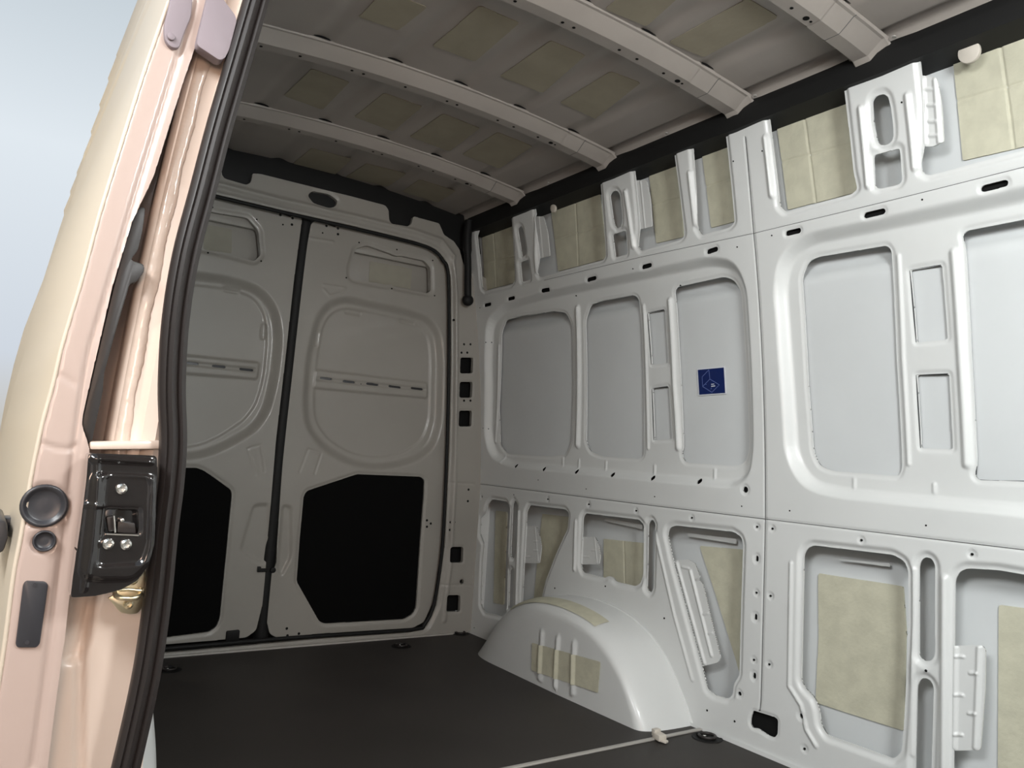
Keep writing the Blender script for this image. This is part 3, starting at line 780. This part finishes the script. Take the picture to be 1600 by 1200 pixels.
# corner hose with its bulb end
hp = [(2.045, 3.37, 1.99), (2.05, 3.38, 1.93), (2.07, 3.39, 1.80)]
pA = [hit(a, b, 1, 3.38) for a, b in [(733, 345), (730, 372), (731, 410), (731, 440), (731, 466)]]
hs = tube('drain_hose', smoothpath([tuple(p) for p in pA] , 6), [.022] * 10 + [.018] * 15, RUBS, None, 12)
tag(hs, 'black drain hose with round end in the rear roof corner', 'hose')
pe = hit(731, 469, 1, 3.38)
bm = bmesh.new(); bmesh.ops.create_uvsphere(bm, u_segments=20, v_segments=14, radius=.030, matrix=Matrix.Translation(Vector(pe)) @ Matrix.Diagonal((1, .8, .95, 1)))
me = bpy.data.meshes.new('hose_end'); bm.to_mesh(me); bm.free(); link('hose_end', me, RUBS, hs)
# white locating discs peeping out under the rail
for k, (a, b, lab) in enumerate([(1515, 82, 'cream round clip under the black roof rail near the camera'), (865, 326, 'small cream round clip under the black roof rail near the rear')]):
    u, v = wall_uv(a, b, .03); c = (XR - float(lean(v)) + .03, u, v)
    o = prism('round_clip', circ((u, v), .027 if k == 0 else .017), lambda uu, vv, d: (XR - float(lean(vv)) + .03 + d, uu, vv), -.006, .006, CLIP, None, .002)
    tag(o, lab, 'clip')

# ------------------------------------------------------------------ floor
fl = frommesh('floor', [(XL, -.5, 0), (XR + .02, -.5, 0), (XR + .02, 3.42, 0), (XL, 3.42, 0), (XL, -.5, -.02), (XR + .02, -.5, -.02), (XR + .02, 3.42, -.02), (XL, 3.42, -.02)],
              [[0, 1, 2, 3], [0, 1, 5, 4], [2, 3, 7, 6], [3, 0, 4, 7], [1, 2, 6, 5]], FLOORM, None, False)
tag(fl, 'dark brown flat cargo floor panel', kind='structure')
box('rear_sill', (XL + .1, 3.42, -.03), (XR, 3.50, -.012), DARK, fl, .002)
box('edge_strip', (.40, 3.412, 0.0), (2.03, 3.424, .008), STRIP, fl, .002)
a_ = hit(810, 1199, 2, 0); b_ = hit(1103, 1139, 2, 0)
dv = (b_ - a_); dv /= np.linalg.norm(dv); nn = np.array([-dv[1], dv[0], 0])
a0 = a_ - dv * .95; b_ = b_ + dv * .0
q = [a0 + nn * .008, b_ + nn * .008, b_ - nn * .008, a0 - nn * .008]
prism('floor_joint_strip', [(p[0], p[1]) for p in q], lambda u, v, d: (u, v, d), 0, .006, STRIP, fl, .002)
def ring_(px, py, w, label, ang=0.0, grp='round tie-down rings sunk in the floor'):
    c = hit(px, py, 2, 0.0)
    e_ = empty('tie_down_ring', (c[0], c[1], 0)); tag(e_, label, 'tie-down ring', grp)
    vs, fs = [], []
    N = 32
    for r_, z_ in ((w, .0015), (w * .93, .003), (w * .86, .0012), (w * .80, .001)):
        for k in range(N): t = 2 * math.pi * k / N; vs.append((c[0] + r_ * math.cos(t), c[1] + r_ * math.sin(t), z_))
    for j in range(3):
        for k in range(N): fs.append([j * N + k, j * N + (k + 1) % N, (j + 1) * N + (k + 1) % N, (j + 1) * N + k])
    fs.append([3 * N + k for k in range(N)])
    frommesh('dish', vs, fs, RUBS, e_)
    pts = [(c[0] + w * .52 * math.cos(t), c[1] + w * .52 * math.sin(t), .007) for t in np.linspace(ang + .3, ang + 2 * math.pi - .3, 20)]
    tube('ring', pts, w * .10, RUB, e_, 8)
    t0 = (c[0] + w * .52 * math.cos(ang), c[1] + w * .52 * math.sin(ang))
    box('hinge_post', (t0[0] - w * .16, t0[1] - w * .16, .001), (t0[0] + w * .16, t0[1] + w * .16, .011), RUBS, e_, .002)
    prism('screw', circ((c[0] - w * .1, c[1] + w * .15), w * .12, n=12), lambda u, v, d: (u, v, d), .001, .007, STEEL, e_, .001)
ring_(1105, 1153, .050, 'nearest tie-down ring, between the white floor strip and the side wall', 2.0)
ring_(776, 1016, .047, 'tie-down ring in the floor just behind the right wheel arch', 1.0)
ring_(719, 990, .045, 'tie-down ring in the far rear corner beside the right pillar', 3.0)
ring_(627, 1010, .045, 'tie-down ring in the floor in front of the right rear door', .2)
ring_(264, 1047, .045, 'tie-down ring in the floor at left, beside the thick black door seal', 1.2)
# clip on the joint strip
c = hit(1030, 1152, 2, .012)
ce = empty('strip_clip', (c[0], c[1], 0)); tag(ce, 'small cream plastic clip on the pale floor joint strip', 'clip')
def cz(u, v, d): return (u, v, d)
prism('clip_body', [(c[0] - .018, c[1] - .018), (c[0] + .014, c[1] - .020), (c[0] + .020, c[1] + .012), (c[0] - .010, c[1] + .022)], cz, .005, .024, CLIP, ce, .003)
prism('clip_tab', [(c[0] - .010, c[1] + .010), (c[0] + .020, c[1] + .012), (c[0] + .018, c[1] + .030), (c[0] - .006, c[1] + .030)], cz, .010, .032, CLIP, ce, .003)
prism('clip_tongue', [(c[0] - .006, c[1] - .034), (c[0] + .012, c[1] - .030), (c[0] + .012, c[1] - .012), (c[0] - .010, c[1] - .012)], cz, .003, .010, CLIP, ce, .002)

# ------------------------------------------------------------------ wheel arches
O0 = [(3.13, -.01), (3.06, .06), (2.976, .155), (2.88, .235), (2.795, .278), (2.70, .307), (2.60, .322), (2.49, .326), (2.384, .318), (2.30, .303), (2.237, .282), (2.18, .256), (2.133, .224), (2.08, .178), (2.03, .115), (1.985, .05), (1.952, -.01)]
O1 = [(2.815, -.01), (2.79, .045), (2.755, .105), (2.70, .165), (2.64, .208), (2.57, .236), (2.50, .25), (2.43, .252), (2.36, .248), (2.29, .236), (2.23, .218), (2.175, .190), (2.13, .155), (2.09, .115), (2.06, .072), (2.04, .03), (2.03, -.01)]
O0 = np.array(smoothpath([(a, b, 0) for a, b in O0], 8))[:, :2]
O1 = np.array(smoothpath([(a, b, 0) for a, b in O1], 8))[:, :2]
ribs = [[hit(a, b, 0, 1.918)[1:] for a, b in l] for l in ([(849, 990), (846, 1060)], [(874, 998), (871, 1072)], [(899, 1006), (898, 1083)])]
def arch(name, side, Wd, label):
    A = np.linspace(0, math.pi / 2, 34)
    rows = []
    pw = 2 / 3.4
    for a in A:
        w = Wd * math.sin(a) ** pw; k = 1 - math.cos(a) ** pw if a < math.pi / 2 - 1e-9 else 1
        rows.append((O0 * (1 - k) + O1 * k, w))
    c0 = np.array([2.42, -.01])
    for k in np.linspace(.03, 1, 30):
        P = O1 * (1 - k) + np.stack([O1[:, 0] * 0 + 2.42 + (O1[:, 0] - 2.42) * .0, O1[:, 1] * 0 - .01], 1) * k
        rows.append((P, Wd + .006 * k))
    nS = len(O0); vs = []
    for P, w in rows:
        bump = np.zeros(nS)
        if w > Wd * .9 and side > 0:
            for l in ribs:
                d = segdist([tuple(l[0]), tuple(l[1])], P[:, 0], P[:, 1]); bump += .009 * sst(1 - d / .017)
        for s_ in range(nS):
            y_, z_ = P[s_]; off = w + bump[s_]
            x_ = (XR - off) if side > 0 else (XL + off)
            vs.append((x_, y_, z_))
    fs = []
    for i in range(len(rows) - 1):
        for s_ in range(nS - 1):
            fs.append([i * nS + s_, i * nS + s_ + 1, (i + 1) * nS + s_ + 1, (i + 1) * nS + s_])
    o = frommesh(name, vs, fs, PAINT)
    tag(o, label, 'wheel arch')
    # joint flange where the arch meets the wall
    pts = [((XR - .003) if side > 0 else (XL + .003), y_, z_) for y_, z_ in O0[::3]]
    tube('joint_flange', pts, .005, PAINT, o, 6)
    return o, rows
archR, rows = arch('wheel_arch', 1, .222, 'white right wheel arch with three pressed ribs beside the side wall')
archL, _ = arch('wheel_arch', -1, .245, 'white left wheel arch showing behind the thick black door seal')

def f_arch(U, V, D): return (1.9135 - .006 * 0 + D - .0, U, V)
def archpad(pts):
    P = [tuple(hit(a, b, 0, 1.916)[1:]) for a, b in pts]
    def f(s):
        for l in ribs: s.bead([tuple(l[0]), tuple(l[1])], .0095, .017)
    patch('damping_pad', rnd(P, .004, 3), lambda U, V, D: (1.9068 + D, U, V), PAD, archR, .0015, .003, f)
archpad([(834, 1004), (941, 1034), (937, 1082), (833, 1047)])
# pad on the curved top of the arch
tp = []
T0, T1 = rows[9], rows[25]
nS = len(O0)
sy = [k for k in range(nS) if 2.26 < O0[k][0] < 2.86]
grid = []
for (P, w) in rows[8:20]:
    grid.append([(XR - w - .002, P[k][0] * 1.0, P[k][1] + .0025) for k in sy])
vs = [p for r_ in grid for p in r_]; n = len(sy)
fs = [[i * n + k, i * n + k + 1, (i + 1) * n + k + 1, (i + 1) * n + k] for i in range(len(grid) - 1) for k in range(n - 1)]
frommesh('damping_pad', vs, fs, PAD, archR)

# ------------------------------------------------------------------ sticker on the side wall
S4 = WP([(1089.5, 576.5), (1133, 572.5), (1135.5, 615.5), (1092, 618.5)], .046)
SX = .0455
def on_s(u, v, d): return (XR - float(lean(v)) + SX + d, u, v)
st = prism('sticker', S4, on_s, -.0016, 0, WHITEP, None); tag(st, 'square blue sticker with pale line drawing stuck on the white side wall panel', 'sticker')
S4 = np.array(S4)
def bil(s_, t_):   # s to the right, t down
    return tuple((1 - t_) * ((1 - s_) * S4[0] + s_ * S4[1]) + t_ * ((1 - s_) * S4[3] + s_ * S4[2]))
prism('blue_field', [bil(a, b) for a, b in ((.035, .04), (.965, .04), (.965, .965), (.035, .965))], on_s, -.0021, -.0014, BLUE, st)
def ln(pts, w=.0011):
    P = [on_s(*bil((a - 150) / 900, (b - 270) / 810 + .0), -.0024) for a, b in pts]
    vs, fs = [], []
    for p, q2 in zip(P[:-1], P[1:]):
        p = np.array(p); q2 = np.array(q2); d = q2 - p; d /= np.linalg.norm(d); nn = np.cross(d, [1, 0, 0]); nn /= np.linalg.norm(nn)
        b = len(vs)
        for c2 in (p - nn * w, p + nn * w, q2 + nn * w, q2 - nn * w): vs.append(tuple(c2))
        for c2 in (p - nn * w, p + nn * w, q2 + nn * w, q2 - nn * w): vs.append((c2[0] + .0004, c2[1], c2[2]))
        fs.append([b, b + 1, b + 2, b + 3])
        for k in range(4): fs.append([b + k, b + (k + 1) % 4, b + 4 + (k + 1) % 4, b + 4 + k])
    return vs, fs
allv, allf = [], []
for pts in ([(545, 330), (310, 525), (310, 810), (600, 1005), (850, 800), (560, 610), (310, 810)], [(545, 330), (560, 610)], [(345, 775), (400, 745), (440, 760)], [(600, 870), (570, 910)]):
    v_, f_ = ln(pts); b = len(allv); allv += v_; allf += [[k + b for k in f] for f in f_]
frommesh('line_drawing', allv, allf, BLUEL, st, False)
v_, f_ = ln([(590, 765), (690, 765)], .0012); v2, f2 = ln([(590, 825), (715, 820)], .0018)
frommesh('white_text_bars', v_ + v2, f_ + [[k + len(v_) for k in f] for f in f2], WHITEP, st, False)

# ================================================================== LEFT SIDE, NEAR THE CAMERA
YS = 1.10
def NP(pts, y=YS):
    return YP(pts, y)
# left inner wall from the door opening to the rear
lw = Sheet(1.26, 3.455, 0.0, 1.985, .01)
lw.recess(rnd([(1.40, .80), (3.2, .80), (3.2, 1.50), (1.40, 1.50)], .08), MID, .035)
for a_, b_ in ((1.45, 2.05), (2.15, 2.6), (2.7, 3.1)):
    lw.hole(rnd([(a_, .85), (b_, .85), (b_, 1.44), (a_, 1.44)], .04), .01, .004)
    lw.hole(rnd([(a_, .42), (b_, .42), (b_, .70), (a_, .70)], .04), .012, .008)
    lw.hole(rnd([(a_, 1.62), (b_, 1.62), (b_, 1.92), (a_, 1.92)], .04), .012, .008)
wall_left = lw.build('wall_left', f_wallL(), PAINT, None, lip=.009)
tag(wall_left, 'white pressed steel left inner wall behind the sliding door opening', kind='structure')
sk = Sheet(1.28, 3.47, -.5, 2.03, .03)
sk.build('inner_face', f_wallL(.050), SKIN, wall_left)
# outer body side behind the door
def skx(z):  # outer skin of the door and body, measured on the door edge
    return np.interp(z, [-.1, .20, .50, .60, .80, .96, 1.10, 1.24, 1.44, 1.65, 1.85, 2.00, 2.08], [.066, .058, .055, .058, .062, .070, .083, .102, .146, .180, .215, .246, .30])
sk = Sheet(1.9, 3.52, -.35, 1.96, .02)
for z_ in (1.72, 1.80, 1.88, 1.96): sk.bead([(1.9, z_), (3.7, z_)], .006, .014)
sk.build('outer_side', lambda U, V, D: (skx(V) + .020 + D, U, V), EXT, wall_left)

# ---- sliding door, slid back along the outside of the van
outer_px = [(262, 0), (220, 120), (165, 295), (150, 345), (125, 437), (95, 537), (80, 600), (62, 667), (45, 750), (30, 837), (18, 900), (5, 1000), (-10, 1100), (-24, 1200)]
inner_px = [(330, 0), (287, 125), (240, 275), (207, 345), (175, 450), (140, 600), (127, 660), (140, 703), (135, 740), (124, 820), (110, 915), (99, 1010), (88, 1090), (74, 1200)]
oe = NP(outer_px); ie = NP(inner_px)
top = [(.295, 1.98), (.25, 2.02)]
outl = [(.046, .03)] + oe[::-1] + [(.182, 1.65), (.216, 1.85)] + [(.250, 2.02), (.292, 1.985)] + [(.262, 1.80), (.240, 1.65)] + ie + [(.105, .03)]
door3 = Sheet(.0, .32, .02, 2.03, .0035)
door3.outline(rnd(outl, .004, 3))
def edge_off(pts, dx): return [(p[0] + dx, p[1]) for p in pts]
# rolled edge at the outside, groove and inner flange
rim = [(p[0] + .004, p[1]) for p in oe]
door3.bead([(p[0] - .001, p[1]) for p in oe] , -.006, .006)
flg = NP([(304, 0), (275, 100), (215, 295), (178, 420), (140, 550), (125, 640), (118, 690), (108, 780), (93, 900), (79, 1000), (66, 1100), (50, 1200)])
door3.bead(flg, -.004, .005)
door3.bead([(p[0] + .012, p[1]) for p in flg], .0015, .014)
door3.bead(NP([(66, 693), (85, 700), (108, 702), (117, 696)]), -.0022, .004)
door3.bead(NP([(82, 585), (100, 588), (116, 600)]), -.0012, .006)
for c_, r_ in (((69, 790), 27), ((69, 845), 14)):
    cc = NP([c_])[0]; door3.recess(circ(cc, (r_ + 1) * YS / FPX * 1.08), .003, .003)
door_3 = door3.build('door_3', lambda U, V, D: (U, YS + D, V), JAMB, None, lip=.004)
tag(door_3, 'open sliding side door seen edge-on at the left, white with warm sheen', kind='structure')
# outer skin and inner skin of the door
zz = np.concatenate([np.linspace(.03, 1.95, 110), [1.98, 2.02]])
oz = sorted([(p[1], p[0]) for p in [(.046, .03)] + oe + [(.182, 1.65), (.216, 1.85), (.250, 2.02)]])
iz = sorted([(p[1], p[0]) for p in [(.105, .03)] + ie + [(.240, 1.65), (.262, 1.80), (.292, 1.985)]])
XO = lambda z: np.interp(z, [a for a, b in oz], [b for a, b in oz])
XI = lambda z: np.interp(z, [a for a, b in iz], [b for a, b in iz])
ds = Sheet(YS, YS + 1.35, .03, 2.02, .009)
for z_ in (1.62, 1.70, 1.78, 1.86, 1.93): ds.bead([(YS, z_), (3, z_)], .005, .012)
ds.bead([(YS, .30), (3, .30)], .012, .03)
ds.build('outer_skin', lambda U, V, D: (XO(V) + D - .0 , U, V), EXT, door_3)
ds = Sheet(YS + .002, YS + 1.35, .03, 1.98, .02)
ds.build('inner_skin', lambda U, V, D: (XI(V) - .002, U, V), JAMB, door_3)
# rolled bright edge
tube('rolled_edge', [(p[0] + .001, YS + .001, p[1]) for p in smoothpath([(a, b, 0) for a, b in oe], 4)] and [(p[0] + .002, YS + .002, p[1]) for p in smoothpath([(a, b, 0) for a, b in oe], 4)], .0028, EXT, door_3, 8)
def on_d(u, v, d): return (u, YS + d, v)
def plugd(px, r_px, nm):
    cc = NP([px])[0]; r_ = r_px * YS / FPX * 1.08
    vs, fs = [], []; N = 32
    prof = [(1.0, .001), (1.0, -.003), (.93, -.005), (.84, -.0045), (.74, -.001), (.66, .0), (.3, -.0002), (.0, -.0003)]
    for a_, d_ in prof:
        for k in range(N):
            t = 2 * math.pi * k / N; vs.append((cc[0] + r_ * a_ * math.cos(t), YS + d_, cc[1] + r_ * a_ * math.sin(t)))
    for j in range(len(prof) - 1):
        for k in range(N): fs.append([j * N + k, j * N + (k + 1) % N, (j + 1) * N + (k + 1) % N, (j + 1) * N + k])
    tag(frommesh(nm, vs, fs, PLUG, door_3), None)
plugd((69, 790), 26.5, 'rubber_plug'); plugd((69, 845), 13, 'rubber_plug')
rp_ = rnd(NP([(36, 913), (40, 907), (70, 908), (75, 913), (62, 1005), (57, 1011), (27, 1011), (24, 1006)]), .006, 5)
o = prism('cover_plate', rp_, on_d, -.0035, .001, PLUG, door_3, .0012)
for q in ((54, 913), (42, 1003)):
    prism('cover_screw', circ(NP([q])[0], .0025, n=12), on_d, -.0045, -.003, PLUG, o)
# bumper bracket at the top of the door edge
bp = rnd(NP([(268, -20), (262, 15), (254, 45), (256, 66), (265, 78), (278, 79), (288, 50), (297, 30), (299, 0), (299, -20)]), .008, 5)
o = prism('top_guide_bracket', bp, on_d, -.008, .001, GREYP, door_3, .002)
prism('bracket_button', circ(NP([(265, 62)])[0], .005), on_d, -.012, -.007, GREYP, o, .002)
bp = rnd(NP([(330, -30), (308, 60), (306, 72), (342, 96), (350, 93), (357, 80), (369, 34), (366, 25), (340, -10)], YS - .012), .006, 4)
prism('top_cover', bp, lambda u, v, d: (u, YS + d, v), -.016, .004, GREYP, door_3, .003)
# long black guide rod with hook, between door and jamb
gd = NP([(218, 324), (226, 325), (225, 340), (222, 362), (215, 392), (203, 407), (225, 414), (224, 426), (212, 442), (202, 444), (200, 452), (181, 515), (162, 585), (160, 612), (143, 690), (139, 697), (127, 662), (141, 600), (160, 520), (177, 450), (190, 400), (205, 338)], YS + .012)
o = prism('guide_strap', rnd(gd, .004, 3), lambda u, v, d: (u, YS + .012 + d, v), -.004, .016, RUB, door_3, .003)
# exterior handle
hc = [(.030, 1.17), (.034, 1.30)]
hz0 = hit(7, 868, 1, 1.2)[2]; hz1 = hit(7, 815, 1, 1.2)[2]
xo = hit(13, 842, 1, 1.22)[0]
vs = []
prism('door_handle', rnd([(xo - .030, hz0), (xo - .004, hz0), (xo, (hz0 + hz1) / 2), (xo - .004, hz1), (xo - .030, hz1)], .006, 4), lambda u, v, d: (u, 1.22 + d, v), 0, .17, PLUG, door_3, .004)
box('handle_mount', (xo - .01, 1.33, hz0 + .008), (.075, 1.375, hz1 - .008), PLUG, door_3, .003)

# ---- opening pillar (jamb) with seam sealer
def LX(z): return lean(z)
def column(name, sec, z0, z1, material, parent, n=60, fx=None):
    vs, fs = [], []; k = len(sec)
    for z_ in np.linspace(z0, z1, n):
        for (x_, y_) in sec:
            vs.append((x_ + float(lean(z_)) * 1.0 - .006, y_, z_))
    for i in range(n - 1):
        for j in range(k - 1): fs.append([i * k + j, i * k + j + 1, (i + 1) * k + j + 1, (i + 1) * k + j])
    return sharp(frommesh(name, vs, fs, material, parent), 40)
pil = column('side_pillar', [(.200, 1.26), (.203, 1.130), (.203, 1.114), (.194, 1.108), (.186, 1.112), (.180, 1.122), (.147, 1.128), (.142, 1.134), (.141, 1.145), (.152, 1.20), (.148, 1.22), (.10, 1.23), (.095, 1.42)], .79, 2.0, JAMB2, None)
tag(pil, 'white pillar of the side door opening with brushed seam sealer', 'pillar')
# wavy sealer line (a raised, uneven strip)
vs, fs = [], []; N = 150
rr = random.Random(5)
for i, z_ in enumerate(np.linspace(.84, 1.62, N)):
    xb = .149 + float(lean(z_)) - .006
    w1 = .013 + .0012 * math.sin(i * .31) + rr.uniform(-.0008, .0008); h = -.0010 + rr.uniform(-.0004, .0004)
    for (x_, y_) in ((xb, 1.1275), (xb + .003, 1.1245 + h), (xb + w1 * .6, 1.1235 + h * rr.uniform(.2, 1.3)), (xb + w1, 1.1225 + h * .6), (xb + w1 + .003, 1.1235)):
        vs.append((x_, y_, z_))
for i in range(N - 1):
    for j in range(4): fs.append([i * 5 + j, i * 5 + j + 1, (i + 1) * 5 + j + 1, (i + 1) * 5 + j])
frommesh('seam_sealer', vs, fs, SEALANT, pil)
# lower part of the jamb, closed and smooth with one vertical fold
lowp = Sheet(.09, .225, -.05, .83, .004)
lowp.bead(NP([(158, 900), (140, 960), (126, 1020), (126, 1100), (126, 1210)], 1.135), -.010, .008)
lowp.recess(rnd(NP([(113, 920), (150, 915), (140, 1000), (126, 1035), (100, 1035)], 1.135), .006), .012, .01)
lowp.build('lower_pillar', lambda U, V, D: (U, 1.135 + D, V), JAMB2, pil)
ledge = NP([(140, 690), (252, 688), (252, 702), (140, 703)], YS - .0)
prism('ledge', ledge, lambda u, v, d: (u, YS + d, v), .0, .05, JAMB2, pil, .003)
ledge = NP([(138, 704), (246, 710), (246, 714), (138, 709)], YS - .03)
# ---- seal around the opening
sl = [(410, -30), (398, 10), (372, 100), (343, 200), (317, 300), (291, 400), (275, 500), (269, 600), (271, 690), (266, 760), (257, 830), (246, 940), (228, 1060), (197, 1200), (182, 1255)]
pts = []
for q in sl:
    p = hit(*q, 1, YS - .012); pts.append(tuple(p))
p0 = pts[0]
pts = [(p0[0] + .09, YS - .012, 1.90), (p0[0] + .055, YS - .012, 1.75), (p0[0] + .026, YS - .012, 1.60)] + pts
pts = pts + [(pts[-1][0] - .03, YS - .06, .20), (pts[-1][0] - .06, YS - .25, .06)]
prof = [(-.0165, -.004), (-.0150, .008), (-.0095, .011), (-.0050, .006), (-.0030, .011), (.0030, .014), (.0080, .009), (.0100, .012), (.0150, .008), (.0170, -.002), (.0140, -.010), (-.0130, -.010)]
prof = [(-a, -b) for a, b in prof]
seal = tube('rubber_seal', smoothpath(pts, 6), 1, RUB, None, prof=prof)
tag(seal, 'thick black ribbed rubber seal down the edge of the side door opening', 'seal')

# ---- black lock bracket
YK = 1.055
lk = empty('lock_bracket', (.15, YK, .65)); tag(lk, 'glossy black lock housing with three bright screws beside the black seal', 'lock')
lo_ = NP([(138, 708), (245, 712), (246, 745), (241, 850), (233, 882), (215, 907), (188, 922), (150, 931), (110, 934), (114, 900), (126, 820), (135, 750)], YK)
ls = Sheet(.07, .24, .55, .86, .0022)
ls.outline(rnd(lo_, .004, 4))
ls.recess(rnd(NP([(146, 740), (240, 744), (238, 850), (228, 884), (206, 905), (150, 905), (128, 900)], YK), .008), -.006, .006)
ls.recess(rnd(NP([(164, 742), (236, 746), (233, 850), (222, 880), (150, 884)], YK), .008), .004, .005)
ls.bead(NP([(147, 716), (235, 722)], YK), .005, .005)
ls.bead(NP([(152, 722), (150, 780), (142, 860), (132, 920)], YK), .004, .004)
ls.hole(rnd(NP([(165, 794), (216, 796), (216, 834), (162, 833)], YK), .003, 3), .003, .001)
ls.bead(NP([(133, 788), (160, 790)], YK), .003, .003)
ls.build('housing', lambda U, V, D: (U, YK + D, V), GLOSSB, lk, lip=.03)
B = np.array(NP([(160, 790), (222, 840)], YK))
box('recess_floor', (B[0][0], YK + .012, B[1][1]), (B[1][0], YK + .016, B[0][1]), GLOSSB, lk, .001)
prism('latch_claw', rnd(NP([(166, 808), (180, 806), (183, 830), (170, 832)], YK), .002), lambda u, v, d: (u, YK + d, v), .002, .012, RUB, lk, .002)
prism('latch_plate', rnd(NP([(185, 815), (212, 818), (214, 834), (184, 833)], YK), .002), lambda u, v, d: (u, YK + d, v), .004, .012, RUB, lk, .001)
tube('latch_pin', [tuple(hit(178, 806, 1, YK - .002)), tuple(hit(180, 832, 1, YK - .002))], .0012, STEEL, lk, 8)
prism('latch_rivet', circ(NP([(191, 813)], YK)[0], .0024, n=14), lambda u, v, d: (u, YK + d, v), -.001, .01, STEEL, lk, .0008)
prism('lower_edge_strip', NP([(165, 833), (216, 835), (216, 837), (165, 835)], YK), lambda u, v, d: (u, YK + d, v), -.004, .0, STEEL, lk)
def torx(px, y, r_, mt, parent):
    cc = NP([px], y)[0]; vs, fs = [], []; N = 24
    prof = [(1.0, .004, 0), (1.0, 0, 0), (.92, -.0015, 0), (.60, -.0032, 0), (.50, -.0032, 1), (.44, .0005, 1), (.0, .0008, 0)]
    for a_, d_, tx in prof:
        for k in range(N):
            t = 2 * math.pi * k / N; rr_ = r_ * a_ * (1 + (.14 * math.cos(6 * t) if tx else 0))
            vs.append((cc[0] + rr_ * math.cos(t), y + d_, cc[1] + rr_ * math.sin(t)))
    for j in range(len(prof) - 1):
        for k in range(N): fs.append([j * N + k, j * N + (k + 1) % N, (j + 1) * N + (k + 1) % N, (j + 1) * N + k])
    return sharp(frommesh('screw', vs, fs, mt, parent), 30)
for q in ((190, 764), (169, 850), (197, 851)): torx(q, YK - .004, .0066, STEEL, lk)
# ---- striker
YT = 1.105
sk_ = empty('striker_plate', (.19, YT, .53)); tag(sk_, 'yellow zinc striker plate with loop below the black lock housing', 'striker')
spt = rnd(NP([(203, 896), (228, 890), (226, 925), (223, 948), (216, 958), (204, 960), (188, 957), (172, 938), (169, 935), (178, 930)], YT), .003, 4)
prism('plate', spt, lambda u, v, d: (u, YT + d, v), 0, .006, ZINC, sk_, .001)
lp = [tuple(hit(a, b, 1, YT - dd)) for a, b, dd in [(180, 924, 0), (181, 930, .012), (188, 934, .018), (200, 935, .018), (212, 934, .018), (219, 929, .012), (221, 922, 0)]]
tube('striker_loop', smoothpath(lp, 4), .0034, ZINC, sk_, 10)
tube('upper_loop', [tuple(hit(a, b, 1, YT - .012)) for a, b in [(186, 922), (200, 921), (221, 923)]], .0022, ZINC, sk_, 8)
for q in ((208, 906), (201, 944)): torx(q, YT - .001, .0062, ZINC, sk_)

# ------------------------------------------------------------------ the hall around the van
hw = box('hall_wall', (-7.2, -9, -.66), (-7.0, 15, 4.6), mat('hall_wall_cream', (.72, .64, .52), .7, noise=.05, nscale=.6)); hw.name = 'wall_hall'; tag(hw, 'cream hall wall beyond the van', kind='structure')
hb_ = box('wall_hall_rear', (-7.0, 12, -.66), (-0.42, 12.2, 6.0), bpy.data.materials['hall_wall_cream']); tag(hb_, 'cream hall wall far behind the van', kind='structure')
hf = frommesh('hall_floor', [(-14, -10, -.66), (14, -10, -.66), (14, 16, -.66), (-14, 16, -.66)], [[0, 1, 2, 3]], HALLF, None, False)
tag(hf, 'pale hall floor under the van', kind='structure')
